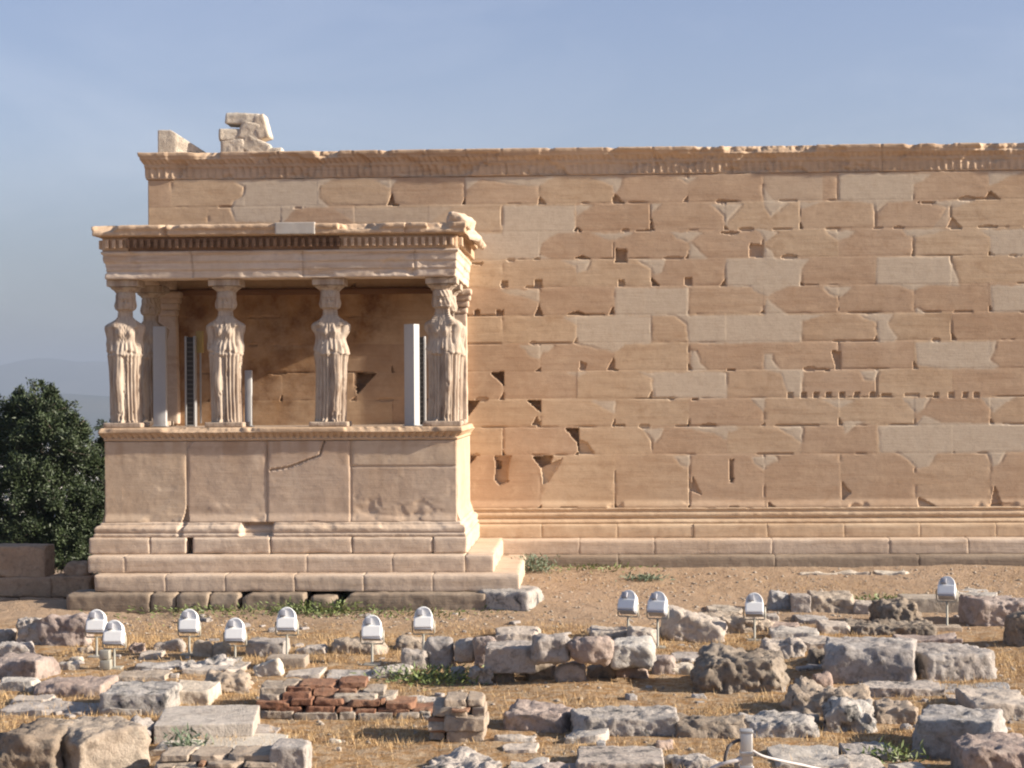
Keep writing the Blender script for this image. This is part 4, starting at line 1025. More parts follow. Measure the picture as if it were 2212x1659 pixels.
# ------------------------------------------------------------------ stones of the old foundations
# x0, x1, top, foot (places in the photograph that fix position and size), kind, shape, label, options
def A1(x0, x1, y0, y1): return (x0 * .30556, x1 * .30556, 1152.2 + y0 * .30556, 1152.2 + y1 * .30556)
def A2(x0, x1, y0, y1): return (553.1 + x0 * .30556, 553.1 + x1 * .30556, 1152.2 + y0 * .30556, 1152.2 + y1 * .30556)
def A3(x0, x1, y0, y1): return (1106.1 + x0 * .30556, 1106.1 + x1 * .30556, 1152.2 + y0 * .30556, 1152.2 + y1 * .30556)
def A4(x0, x1, y0, y1): return (1659.2 + x0 * .30556, 1659.2 + x1 * .30556, 1152.2 + y0 * .30556, 1152.2 + y1 * .30556)
SHAPE = {   # rnd, wear, rough, cuts, cutdepth, lump
    'block': (.02, .05, .018, 2, .12, .02), 'hewn': (.025, .08, .034, 5, .24, .04), 'boulder': (.05, .14, .04, 8, .34, .07),
    'round': (.10, .16, .028, 7, .26, .06), 'flat': (.015, .05, .022, 4, .24, .05), 'rugged': (.04, .12, .07, 8, .34, .10), 'slab': (.012, .03, .006, 2, .12, .01)}
NS = [0]
def stone(box, kind, shape, label, dep=None, rz=0.0, ry=0.0, gy=None, cat='stone', group=None, name=None, sink=.06, rx=0.0, tap=0.0):
    vx0, vx1, vyt, vyb = box; NS[0] += 1; seed = 1000 + NS[0] * 13
    vm = (vx0 + vx1) / 2
    g_ = gnd(vm, min(gy or vyb, 1900)); Yf = g_[1]; sc_ = F / Yf
    sx_ = (vx1 - vx0) / sc_ * 1.03
    if dep is None: dep = {'flat': .75, 'slab': .7}.get(shape, .62) * min(sx_, 1.1)
    vpx = vyb - vyt; d_eye = E - g_[2]
    # visible height = front face + top surface seen from above
    sz_ = max(.05, (vpx / sc_ - dep * d_eye / Yf) / (1 - dep / Yf))
    zb = g_[2] if gy is None else float(at(vm, vyb, Yf)[2])
    rnd, wear, rough, cuts, cd, lump = SHAPE[shape]
    m_ = min(sx_, dep, sz_ + sink)
    k = min(1.0, m_ / .3)
    V, Q = hewn(sx_, dep, sz_ + sink, max(.014, min(.034, m_ / 9)), rnd * k, wear * k, rough * max(.35, k), seed, cuts, cd, freq=2.2 / max(.35, min(1, m_)), lump=lump)
    if tap: V[:, 2] = V[:, 2] * (1 - tap * (V[:, 0] / sx_ + .5)) 
    V = rotx(roty(V, ry), rx); V = rotz(V, rz)
    loc = (g_[0], Yf + dep / 2, zb + (sz_ - sink) / 2)
    nm = name or {'boulder': 'boulder', 'round': 'boulder', 'block': 'stone_block', 'slab': 'stone_slab', 'flat': 'flat_stone'}.get(shape, 'rough_stone')
    return tag(obj(nm, V, Q, R[kind], loc=loc), label, cat, group)
S = stone
# low ashlar wall at the far left, behind everything
def ash(b, label, Yf, kind='ashlar', dep=.6, shape='block', rz=0):
    vx0, vx1, vyt, vyb = b; p0, p1 = at(vx0, vyb, Yf), at(vx1, vyt, Yf); NS[0] += 1
    rnd, wear, rough, cuts, cd, lump = SHAPE[shape]
    V, Q = hewn(p1[0] - p0[0], dep, p1[2] - p0[2], .03, rnd, wear, rough, 400 + NS[0], cuts, cd, lump=lump); V = rotz(V, rz)
    tag(obj('ashlar_block', V, Q, R[kind], loc=((p0[0] + p1[0]) / 2, Yf + dep / 2, (p0[2] + p1[2]) / 2)), label, 'stone block', 'blocks of the low wall at the far left')
YL = 31.0
ash((-40, 97, 1180, 1248), 'big tan squared block on top of the low wall, in front of the bush', YL)
ash((-60, 110, 1247, 1291), 'brown block in the second layer of the low wall, under the big tan block', YL - .06)
ash((107, 196, 1246, 1290), 'brown block in the second layer of the low wall, touching the temple steps', YL - .04)
ash((136, 192, 1214, 1248), 'rounded brown boulder lying on the low wall beside the temple steps', YL + .1, shape='round')
ash((-70, 41, 1291, 1330), 'brown block cut by the left picture edge, third layer of the low wall', YL - .1)
ash((40, 140, 1290, 1328), 'long brown block in the third layer of the low wall', YL - .08)
ash((-60, 34, 1328, 1362), 'lowest brown block of the low wall at the picture edge', YL - .14)
ash((34, 150, 1327, 1352), 'lowest brown block of the low wall, behind the lichen-spotted boulder', YL - .12)

GF = 'scattered stones of the old foundations'
def s(b, k, sh, lab, **kw):
    kw.setdefault('group', GF); return S(b, k, sh, lab, **kw)
# far left
s(A1(105, 310, 570, 790), 'lichen', 'boulder', 'dark lichen-spotted boulder below the low brown wall')
s(A1(270, 640, 548, 800), 'pink', 'boulder', 'big pinkish-grey boulder left of the leftmost floodlights')
s(A1(-60, 108, 655, 770), 'grey', 'round', 'pale grey boulder at the left picture edge, upper one')
s(A1(-60, 205, 760, 880), 'grey', 'hewn', 'grey stone at the left picture edge behind the pink and dark block', dep=.35)
s(A1(-60, 310, 850, 1035), 'pink', 'hewn', 'pinkish block with a dark shaded front at the left picture edge', dep=.6, rz=-.25)
s(A1(300, 365, 870, 925), 'marble', 'round', 'small white stone right of the pinkish block', name='small_stone')
s(A1(478, 580, 862, 910), 'marble', 'round', 'upper one of the small white stones left of the junction boxes', name='small_stone')
s(A1(415, 482, 915, 965), 'marble', 'round', 'lower left one of the small white stones left of the junction boxes', name='small_stone')
s(A1(468, 550, 910, 968), 'marble', 'round', 'lower right one of the small white stones left of the junction boxes', name='small_stone')
s(A1(890, 1035, 755, 850), 'pink', 'boulder', 'small pink stone right of the overlapping pair of floodlights')
s(A1(540, 660, 790, 850), 'tan', 'boulder', 'small brown stone below the big pinkish-grey boulder')
s(A1(1080, 1285, 750, 835), 'lichen', 'hewn', 'small dark-patched stone left of the floodlight at the second slab')
s(A1(1365, 1500, 745, 880), 'tan', 'round', 'brownish round stone under the floodlight, left one of a touching pair')
s(A1(1480, 1620, 750, 880), 'tan', 'round', 'tan rounded stone, right one of a touching pair')
s((531, 614, 1376, 1420), 'grey', 'block', 'bluish-grey squared block beside the low floodlight', dep=.5)
s(A1(980, 1135, 830, 892), 'pale', 'flat', 'small pale slab in the straw left of the touching brown pair')
s(A1(945, 1250, 915, 972), 'grey', 'flat', 'long flat grey ledge in the straw below the small pale slab', dep=.5)
s(A1(1250, 1640, 872, 975), 'lichen', 'rugged', 'pitted dark-spotted rock left of the square concrete foot', dep=.6)
s(A1(-30, 220, 1015, 1115), 'pale', 'flat', 'flat whitish stone at the left picture edge')
s(A1(225, 710, 1000, 1160), 'pink', 'hewn', 'long low pinkish-beige block across the straw at left', dep=.8)
s(A1(790, 1150, 960, 1050), 'tan', 'flat', 'flat beige stone right of the junction boxes', dep=.6)
s(A1(700, 1170, 1035, 1290), 'lichen', 'block', 'pale block with a dark-mottled lichen front', dep=.9, cat='stone block')
s(A1(1165, 1475, 1035, 1215), 'marble', 'block', 'white weathered block right of the dark-mottled one', dep=.8, cat='stone block')
s(A1(1455, 1730, 960, 1130), 'tan', 'rugged', 'rough tan rubble stone behind the right end of the white weathered block', dep=.7)
s(A1(1300, 1700, 905, 1000), 'pale', 'flat', 'flat greyish slab right behind the white weathered block', dep=.7)
s(A1(1050, 1735, 1205, 1465), 'pale', 'slab', 'large smooth rectangular slab-like block with shaded front', dep=1.15, rz=.12, cat='stone block')
s(A1(-80, 400, 1290, 1720), 'dark', 'boulder', 'large dark boulder in the bottom left corner', dep=1.0)
s(A1(300, 845, 1275, 1700), 'tan', 'hewn', 'big tan squared boulder in the bottom left, one side in shade', dep=.95, rz=.7)
s(A1(850, 1050, 1290, 1520), 'grey', 'boulder', 'leaning grey stone wedged between the tan boulder and the smooth slab-like block', dep=.5, ry=.3)
s(A1(700, 1000, 1195, 1290), 'pale', 'flat', 'low pale stone behind the big tan squared boulder', dep=.4)
s(A1(-20, 700, 1185, 1290), 'grey', 'flat', 'long low grey ledge running left behind the bottom left boulders', dep=.7)
s(A1(1035, 1400, 1480, 1570), 'marble', 'flat', 'flat cream slab below the large smooth block, left one', dep=.5)
s(A1(1400, 1960, 1430, 1570), 'marble', 'slab', 'flat cream marble slab below the large smooth block, right one', dep=.9, rz=.1)
s(A1(1700, 1940, 1380, 1450), 'grey', 'flat', 'thin grey slab lying just behind the cream marble slab', dep=.5)
s(A1(850, 960, 1560, 1660), 'pale', 'boulder', 'pale lump at the bottom edge right of the big tan boulder', dep=.4)
s(A1(60, 330, 1170, 1215), 'pale', 'flat', 'thin pale flake in the straw above the long grey ledge', dep=.4)
# middle
s(A2(280, 490, 790, 862), 'grey', 'hewn', 'low grey-white stone right of the square concrete foot', dep=.35)
s(A2(540, 915, 735, 855), 'tan', 'boulder', 'long low beige stone behind the floodlight on the flat stone', dep=.5)
s(A2(970, 1200, 735, 835), 'tan', 'boulder', 'tan rounded stone left of the rubble row', dep=.4)
s(A2(1035, 1215, 805, 962), 'grey', 'round', 'dark grey round-cornered stone at the left end of the rubble row')
s(A2(1200, 1398, 730, 955), 'grey', 'round', 'tall light grey stone, second of the rubble row')
s(A2(1390, 1550, 740, 900), 'grey', 'round', 'grey-topped stone, third of the rubble row', gy=1447)
s(A2(1540, 1680, 725, 930), 'pink', 'round', 'purplish stone, fourth of the rubble row', gy=1450)
s((1048, 1156, 1382, 1446), 'grey', 'block', 'long grey block with a pale chipped end in the middle of the rubble row', gy=1478, dep=.6)
s((1150, 1232, 1367, 1426), 'grey', 'round', 'pale-topped rounded stone right of the long block in the rubble row', gy=1478)
s((1234, 1322, 1373, 1430), 'pink', 'round', 'reddish rounded stone in the rubble row', gy=1478)
s((1320, 1414, 1374, 1438), 'pale', 'round', 'large light grey stone at the right end of the rubble row', gy=1478, dep=.6)
s((970, 1003, 1438, 1473), 'grey', 'round', 'small round bluish stone under the rubble row, leftmost of the lower layer')
s((1014, 1066, 1434, 1480), 'lichen', 'rugged', 'pitted stone with a pale patch under the rubble row')
s((1066, 1110, 1436, 1474), 'dark', 'round', 'dark stone under the long block of the rubble row')
s((1140, 1206, 1424, 1470), 'dark', 'round', 'dark grey stone under the pale-topped one of the rubble row')
s((1202, 1266, 1428, 1474), 'grey', 'round', 'round purplish-grey boulder in the lower layer of the rubble row')
s((1262, 1330, 1428, 1466), 'dark', 'round', 'shadowed stone right of the purplish-grey boulder in the lower layer')
s((1328, 1400, 1436, 1466), 'pink', 'hewn', 'dark red stone under the right end of the rubble row')
s((1069, 1160, 1354, 1392), 'pale', 'flat', 'flat pale stone lying behind the middle of the rubble row', dep=.8)
s((1277, 1358, 1353, 1382), 'pale', 'hewn', 'pale stone behind the reddish one of the rubble row', dep=.5)
s((1360, 1417, 1352, 1392), 'pale', 'hewn', 'pale stone behind the right end of the rubble row', dep=.5)
s(A2(-15, 165, 905, 1015), 'marble', 'hewn', 'tilted white stone left in front of the square concrete foot', ry=-.3)
s(A2(200, 440, 965, 1030), 'pale', 'flat', 'low whitish flat stone above the brick remains', dep=.5)
s(A2(475, 820, 960, 1045), 'lichen', 'flat', 'grey slab with two dark pits above the brick remains', dep=.7)
s(A2(815, 1065, 925, 1035), 'pale', 'hewn', 'whitish stone with a brown front left of the green weed', dep=.6)
s(A2(1065, 1310, 1140, 1215), 'pale', 'flat', 'small white slab right of the brick remains', dep=.4)
s(A2(520, 605, 1440, 1490), 'marble', 'round', 'small white pebble-like stone in the straw below the brick remains', name='small_stone')
s(A2(560, 605, 1515, 1545), 'marble', 'round', 'tiny white stone below the white pebble-like one', name='small_stone')
s(A2(95, 345, 1440, 1720), 'grey', 'block', 'upright grey-white block at the bottom edge right of the cream slab', dep=.5)
s(A2(1160, 1690, 1535, 1720), 'lichen', 'rugged', 'rough multicoloured rubble lump at the bottom edge below the brick pier', dep=.8)
s(A2(1700, 1985, 1400, 1480), 'pale', 'round', 'low pale rounded stone right of the brick pier', dep=.35)
s(A2(1735, 2000, 1508, 1562), 'pale', 'flat', 'flat pale stone below the low rounded one right of the pier', dep=.35)
s((1090, 1230, 1519, 1583), 'pink', 'boulder', 'long pinkish-grey boulder right of the brick pier', dep=.7)
# right of the porch
s(A3(1090, 1500, 560, 775), 'pale', 'boulder', 'big wedge-shaped pale boulder right of the close pair of floodlights', dep=.6, ry=.22)
s(A3(1400, 1640, 512, 575), 'tan', 'flat', 'flat tan rock behind the floodlight right of the wedge boulder', dep=.6)
s(A3(1380, 1830, 565, 710), 'tan', 'rugged', 'broad mottled rock in front of the flat tan one', dep=.8)
s(A3(1010, 1150, 850, 1000), 'pink', 'hewn', 'small pinkish stone right of the rubble row', dep=.4)
s(A3(1150, 1440, 845, 915), 'grey', 'flat', 'thin grey flat stone behind the bright white lumps', dep=.6)
s(A3(1088, 1330, 915, 1005), 'marble', 'boulder', 'bright white lump right of the rubble row', dep=.4)
s(A3(1330, 1960, 790, 1130), 'dark', 'rugged', 'large brown-grey hump of rock casting a shadow to its left', dep=1.1)
s(A3(430, 1160, 1205, 1435), 'lichen', 'hewn', 'long pitted block with dark hollows in the bottom middle', dep=.85)
s(A3(1160, 1612, 1250, 1448), 'dark', 'boulder', 'brown-fronted boulder right of the long pitted block', dep=.7)
s(A3(1610, 2140, 1248, 1446), 'lichen', 'boulder', 'striped grey-white boulder behind the barrier post', dep=.7)
s(A3(355, 680, 1383, 1485), 'pale', 'flat', 'thin whitish stone tilted in the straw below the long pitted block', dep=.4, ry=-.12)
s(A3(600, 660, 1460, 1530), 'grey', 'hewn', 'tiny upright stone under the tilted whitish one', dep=.15)
s(A3(1035, 1135, 1455, 1535), 'pink', 'boulder', 'small pink lump above the grey block at the bottom edge', dep=.25)
s(A3(475, 1065, 1492, 1720), 'lichen', 'block', 'grey-white squared block at the bottom edge, middle of the picture', dep=.9)
s(A3(205, 490, 1605, 1720), 'pink', 'boulder', 'pinkish stone at the bottom edge left of the grey-white block', dep=.4)
s(A3(-20, 230, 1618, 1700), 'pale', 'flat', 'pale flat stone at the bottom edge left of the pinkish one', dep=.4)
s(A3(1085, 1185, 1572, 1642), 'pale', 'round', 'small cream stone left of the white rope', dep=.2)
s(A3(1150, 1500, 1540, 1690), 'lichen', 'boulder', 'rounded brown-grey stone under the white rope', dep=.5)
s((1587, 1612, 1632, 1672), 'tan', 'boulder', 'small cream stone between rope and barrier post', dep=.25)
s((1680, 1830, 1622, 1662), 'pale', 'flat', 'flat whitish stone behind the thin rope at the bottom edge', dep=.9)
s(A4(560, 905, 1465, 1605), 'grey', 'hewn', 'pale grey rough block above the bottom right edge', dep=.6)
s(A4(430, 830, 1600, 1690), 'pale', 'hewn', 'whitish stone below the pale grey rough block', dep=.5)
s(A4(880, 1110, 1632, 1700), 'pale', 'flat', 'flat white stone at the bottom edge right', dep=.3)
# top right row
s(A4(5, 165, 402, 535), 'grey', 'round', 'grey rounded stone with one lit side, left end of the far right row')
s(A4(170, 305, 422, 560), 'grey', 'block', 'small squared grey block, second of the far right row', dep=.4)
s(A4(300, 608, 408, 565), 'tan', 'hewn', 'long stone with a dark front and white end, third of the far right row', dep=.7)
s(A4(605, 790, 470, 572), 'pale', 'hewn', 'low pale stone right of the dark-fronted one', dep=.5)
s(A4(775, 1065, 465, 660), 'dark', 'rugged', 'dark rugged mound of rock in the right part', dep=.7)
s(A4(535, 1195, 610, 722), 'dark', 'rugged', 'flat rugged rock shelf under the dark mound', dep=.8)
s(A4(975, 1480, 425, 565), 'tan', 'slab', 'long brown slab with a pale top behind the rightmost floodlight', dep=.7)
s(A4(1385, 1610, 393, 475), 'pale', 'flat', 'flat lilac-grey stone above the big block at the right edge', dep=.9)
s(A4(1440, 1900, 440, 665), 'pink', 'boulder', 'big pinkish block at the right edge, near the rightmost floodlight', dep=.9)
s(A4(1730, 1900, 540, 800), 'dark', 'boulder', 'dark rock cut by the right picture edge', dep=.5)
s(A4(1180, 1370, 645, 695), 'tan', 'slab', 'small slab carrying the rightmost floodlight', dep=.35)
s(A4(230, 430, 585, 640), 'grey', 'flat', 'small grey flat stone in the straw below the far right row', dep=.6)
s(A4(20, 240, 625, 690), 'pink', 'flat', 'pinkish flat stone, upper one right of the last middle floodlight', dep=.5)
s(A4(40, 355, 670, 765), 'pale', 'flat', 'pale flat stone, lower one right of the last middle floodlight', dep=.6)
s(A4(380, 580, 610, 715), 'pale', 'flat', 'pale flat stone left of the rugged rock shelf', dep=.6)
s(A4(-60, 75, 560, 660), 'lichen', 'hewn', 'dark-patched stone right beside the last middle floodlight', dep=.4)
s(A4(-20, 260, 735, 900), 'pale', 'boulder', 'pale ledge of rock meeting the brown-grey hump', dep=.7)
s(A4(145, 285, 735, 885), 'grey', 'boulder', 'greenish-grey upright stone on the pale ledge', dep=.4)
s(A4(250, 500, 725, 830), 'pale', 'flat', 'pale flat stone left of the big grey block', dep=.7)
s(A4(280, 430, 815, 930), 'dark', 'boulder', 'dark stone in the shade left of the big grey block', dep=.4)
s(A4(410, 525, 825, 945), 'tan', 'rugged', 'small rough tan stone against the big grey block', dep=.3)
s(A4(330, 475, 975, 1095), 'pink', 'round', 'small purplish stone at the left foot of the big grey block', dep=.3)
s(A4(475, 1082, 722, 1065), 'grey', 'hewn', 'big light grey block with a dark left face in the right part', dep=1.15, rz=-.18, cat='stone block')
s(A4(935, 1355, 712, 800), 'pink', 'flat', 'flat pinkish stone lying behind the two big blocks', dep=.6)
s(A4(1065, 1595, 770, 1045), 'grey', 'hewn', 'big block with a wide shaded front and white right end', dep=1.05, rz=.2, cat='stone block')
s(A4(1070, 1140, 940, 1040), 'pale', 'round', 'little pale stone squeezed between the two big blocks', dep=.2)
s(A4(685, 1250, 1038, 1160), 'lichen', 'flat', 'low broken ledge below the two big blocks', dep=.6)
s(A4(1250, 1745, 1055, 1145), 'grey', 'flat', 'thin grey-green flat stone in the straw at right', dep=.7)
s(A4(165, 790, 1060, 1310), 'tan', 'rugged', 'broad brown dome of rock behind the rough front boulder', dep=.9)
s(A4(415, 785, 1150, 1415), 'lichen', 'rugged', 'rough boulder with a grey left and a creamy pitted right side', dep=.6)
s(A4(765, 1060, 1165, 1355), 'tan', 'boulder', 'brown stone with a white right end beside the rough front boulder', dep=.6)
s(A4(260, 350, 1280, 1340), 'pale', 'boulder', 'small pale stone at the right foot of the striped boulder', dep=.25)
s(A4(1305, 1670, 1138, 1215), 'pale', 'flat', 'flat whitish slab above the bottom right blocks', dep=.6)
s(A4(1480, 1900, 1090, 1330), 'pale', 'flat', 'wide sloping whitish slab at the right picture edge', dep=1.1)
s(A4(1140, 1700, 1200, 1600), 'grey', 'hewn', 'large grey block with a smooth blue-grey left face in the bottom right', dep=1.0, rz=-.35, cat='stone block')
s(A4(1420, 1950, 1415, 1760), 'pink', 'hewn', 'large pinkish-grey granular block in the bottom right corner', dep=.8, cat='stone block')
s((1895, 1965, 1237, 1243), 'marble', 'flat', 'thin white kerb piece lying before the temple steps at right', dep=.25, sink=.02)
s((1725, 1880, 1237, 1243), 'marble', 'flat', 'long thin white kerb piece lying before the temple steps', dep=.25, sink=.02)
s(A3(170, 420, 740, 800), 'pale', 'flat', 'flat stone top showing between the rows of rubble', dep=.5)

# ------------------------------------------------------------------ brick remains and pier
def bricks(label, rows, name='brick_remains', seed=1, dep=.4, pier=None):
    """rows: (x0, x1, top, foot) in the photograph, drawn at the depth of the lowest foot"""
    g_ = gnd((rows[0][0] + rows[0][1]) / 2, max(r[3] for r in rows)); Yf = g_[1]
    root = empty(name, tuple(g_), label, 'brick masonry'); rg_ = np.random.RandomState(seed); pr = []; st = []
    for n_, (x0, x1, yt, yb, kd, back) in enumerate(rows):
        a = at(x0, yb, Yf + back); b = at(x1, yt, Yf + back); x = a[0]
        while x < b[0] - .03:
            w = min((.24 + .2 * rg_.rand()) if kd == 'b' else (.2 + .35 * rg_.rand()), b[0] - x)
            V, Q = hewn(w - .012, dep, max(.03, b[2] - a[2]), .02, .006, .035, .016, seed * 100 + len(pr) + len(st), cuts=3, cutdepth=.3)
            V = rotz(roty(V, (rg_.rand() - .5) * .06), (rg_.rand() - .5) * .08) + [x + w / 2 - g_[0], back + dep / 2 + (rg_.rand() - .5) * .07, (a[2] + b[2]) / 2 - g_[2] + (rg_.rand() - .5) * .03]
            if not (kd == 'b' and name == 'brick_remains' and rg_.rand() < .07): (pr if kd == 'b' and rg_.rand() < .85 else st).append((V, Q))
            x += w
    V, Q = join(pr); obj('brickwork', V, Q, R['brick'], root)
    if st: V, Q = join(st); obj('rubble_filling', V, Q, R['tan'], root)
bricks('low remains of a red brick wall in the straw', [
    (560, 930, 1540, 1556, 's', .0), (575, 760, 1527, 1541, 'b', .04), (760, 940, 1533, 1546, 'b', .02), (553, 830, 1513, 1527, 'b', .1), (830, 935, 1519, 1533, 'b', .08), (556, 720, 1501, 1514, 'b', .2),
    (720, 850, 1503, 1518, 's', .2), (560, 770, 1488, 1502, 'b', .34), (780, 828, 1492, 1504, 's', .3), (645, 790, 1476, 1489, 'b', .46), (560, 640, 1479, 1489, 's', .5)], seed=3, dep=.5)
bricks('short square pier of grey stone and thin red bricks', [
    (925, 962, 1583, 1600, 's', 0), (962, 1048, 1578, 1602, 's', -.05), (925, 1046, 1575, 1584, 'b', .02), (925, 965, 1559, 1576, 's', 0), (958, 1050, 1548, 1578, 's', -.06), (925, 975, 1550, 1560, 'b', .0),
    (930, 1048, 1530, 1551, 's', .0), (972, 1015, 1530, 1537, 'b', -.07), (958, 1045, 1514, 1531, 's', .06)], 'brick_pier', 5, .55)
bricks('red brick layers showing at the bottom edge, left', [
    (325, 560, 1660, 1690, 's', 0), (330, 440, 1649, 1657, 'b', .02), (440, 600, 1650, 1659, 's', 0), (340, 600, 1632, 1645, 's', .1)], seed=7, dep=.5)
# ------------------------------------------------------------------ plants
def leaf_mat(name, a, b, c2):
    t = NT(name); c = t.coord(); n = t.noise(c, 3.2, 3, .6); n2 = t.noise(c, 40, 2)
    col = t.mix(t.ramp(n, .35, .65), a, b); col = t.mix(t.ramp(n2, .55, .7), col, c2)
    t.b.inputs['Subsurface Weight'].default_value = 0
    return t.done(col, .55, spec=.4)
M_LEAF = leaf_mat('olive_leaf', (.022, .036, .015), (.05, .072, .028), (.11, .135, .065))
M_BARK = flat('bark', (.10, .08, .06), .9)
M_WEED = leaf_mat('weed_leaf', (.09, .13, .035), (.16, .19, .06), (.20, .24, .08))
M_WEEDG = leaf_mat('grey_green_leaf', (.10, .14, .09), (.15, .19, .12), (.2, .24, .16))
def leaves(C, N, L, W, rg_, droop=0.0):
    """C centres, one pointed leaf (two triangles) each"""
    n = len(C); d = rg_.randn(n, 3); d[:, 2] = d[:, 2] * .7 + .35 - droop; d = d * .6 + N * .6; d /= np.linalg.norm(d, axis=1, keepdims=True)
    u = np.cross(d, rg_.randn(n, 3)); u /= np.linalg.norm(u, axis=1, keepdims=True) + 1e-9
    l = (L * (.6 + .8 * rg_.rand(n)))[:, None]; w = (W * (.6 + .8 * rg_.rand(n)))[:, None]
    V = np.stack([C, C + d * l * .5 + u * w, C + d * l, C + d * l * .5 - u * w], 1).reshape(-1, 3)
    i = np.arange(n)[:, None] * 4; return V, np.concatenate([i, i + 1, i + 2, i + 3], 1)
def tree(base, lobes, label, seed, nl=1500, L=.085, W=.014):
    rg_ = np.random.RandomState(seed); root = empty('olive_tree', tuple(base), label, 'tree', 'dark trees left of the porch')
    base = np.array(base); C = []; Nn = []; limbs = []
    trunk_top = base + [0.1, 0, 1.2]
    limbs.append(tube([base, base + [.05, .05, .6], trunk_top], [.22, .17, .14], 9))
    for (lx, ly, lz, lr) in lobes:
        c_ = np.array([lx, ly, lz]); mid = (trunk_top + c_) / 2 + rg_.randn(3) * .15
        limbs.append(tube([trunk_top - [0, 0, .2], mid, c_], [.10, .06, .02], 7))
        for k in range(26):
            dr = rg_.randn(3); dr /= np.linalg.norm(dr); rr_ = lr * (.5 + .95 * rg_.rand() ** 1.7); tip = c_ + dr * rr_ * [1, 1, 1.05]
            if k % 3 == 0: tip[2] += .12 * rg_.rand() * lr * 2
            limbs.append(tube([c_ + dr * lr * .15, (c_ + tip) / 2 + rg_.randn(3) * .05, tip], [.016, .010, .004], 4))
            m = nl // 26; s_ = rg_.rand(m) ** .7
            P_ = (c_ + dr * lr * .2)[None] * (1 - s_[:, None]) + tip[None] * s_[:, None] + rg_.randn(m, 3) * lr * .17 * (1.1 - s_[:, None] * .55)
            C.append(P_); Nn.append(np.repeat(dr[None], m, 0) * .8 + [0, 0, .25])
    C = np.concatenate(C) ; Nn = np.concatenate(Nn)
    V, Q = leaves(C, Nn, L, W, rg_); obj('crown', V - base, Q, M_LEAF, root, smooth=False)
    V, Q = join(limbs); obj('trunk', V - base, np.array(fix_tris(Q), dtype=object), M_BARK, root)
def lob(vx, vy, Y, r): p = at(vx, vy, Y); return (p[0], p[1], p[2], r)
Yt = 37.5
tree((at(85, 1250, Yt)[0], Yt, float(zg(at(85, 1250, Yt)[0], Yt)) - .1), [
    lob(80, 905, Yt - .4, .62), lob(30, 960, Yt - .3, .62), lob(120, 960, Yt - .6, .62), lob(160, 925, Yt, .42), lob(-30, 930, Yt, .6), lob(55, 1040, Yt - .7, .72), lob(130, 1060, Yt - .5, .72), lob(-20, 1080, Yt - .4, .7),
    lob(185, 1000, Yt + .1, .40), lob(85, 1140, Yt - .4, .75), lob(160, 1150, Yt - .2, .6), lob(10, 1170, Yt - .2, .6), lob(195, 1095, Yt - .1, .5), lob(-60, 1010, Yt + .3, .6), lob(60, 1000, Yt + .6, .9), lob(110, 870, Yt, .33),
    lob(40, 885, Yt, .35), lob(130, 1190, Yt - .2, .6), lob(185, 1190, Yt, .5)],
    'large dark olive-like tree with sunlit top, left of the porch', 5, nl=6500)
Yt2 = 39.5
tree((at(235, 1250, Yt2)[0], Yt2, float(zg(at(235, 1250, Yt2)[0], Yt2)) - .1), [
    lob(232, 985, Yt2, .42), lob(222, 1060, Yt2 - .2, .6), lob(250, 1130, Yt2, .7), lob(215, 1180, Yt2, .7), lob(205, 1120, Yt2, .6), lob(240, 940, Yt2, .3)],
    'smaller sparse tree half hidden behind the podium edge', 8, nl=2600)
def weed(vx, vy, w, h, n, label, mat, seed, cat='weed', Yf=None):
    g_ = gnd(vx, vy); rg_ = np.random.RandomState(seed)
    if Yf: g_ = np.array([atX(vx, Yf), Yf, float(zg(atX(vx, Yf), Yf))])
    C = np.stack([rg_.randn(n) * w * .35, rg_.randn(n) * w * .22, rg_.rand(n) * h * np.exp(-(rg_.randn(n) * .6) ** 2)], 1)
    N = C * [1.5, 1.5, .4] + [0, 0, .3]; V, Q = leaves(C, N, .085, .011, rg_)
    if 'fringe' in label or 'patch' in label or 'thin weeds' in label:
        o = obj('ground_weeds', V, Q, mat, loc=tuple(g_), smooth=False); return tag(o, label, kind='stuff')
    r0_ = empty('weed', tuple(g_), label, cat, 'green weeds near the temple'); obj('foliage', V, Q, mat, r0_, smooth=False)
weed(935, 1473, 1.0, .16, 900, 'bright green weed sprawling in front of the rubble row', M_WEED, 1)
weed(690, 1316, 1.3, .20, 900, 'green weeds growing out of the gap in the foundation below the porch', M_WEED, 2, Yf=YP - 1.25)
weed(500, 1318, 2.4, .10, 700, 'thin green fringe of weeds along the left half of the porch foundation', M_WEED, 3, Yf=YP - 1.3)
weed(860, 1318, 2.4, .08, 450, 'thin green fringe of weeds along the right half of the porch foundation', M_WEED, 4, Yf=YP - 1.3)
weed(1150, 1248, .5, .28, 500, 'grey-green weed in the corner between porch steps and long wall', M_WEEDG, 5, Yf=YW - 1.3)
weed(1390, 1253, .5, .07, 260, 'bluish-green low plant on the gravel before the long wall', M_WEEDG, 6)
weed(1290, 1232, 1.6, .07, 300, 'thin weeds along the foot of the long wall near the porch', M_WEED, 7, Yf=YW - 1.0)
weed(405, 1620, .3, .22, 160, 'small fresh green shoot beside the cream slab at lower left', M_WEEDG, 8)
weed(1925, 1645, .4, .16, 200, 'small green weed by the pale grey rough block at bottom right', M_WEED, 9)
weed(1910, 1300, .9, .08, 260, 'greenish patch of weeds behind the far right row of stones', M_WEED, 10)
weed(645, 1276, .35, .10, 160, 'little weed sprouting under the lowest porch step', M_WEED, 11, Yf=YP - 1.05)

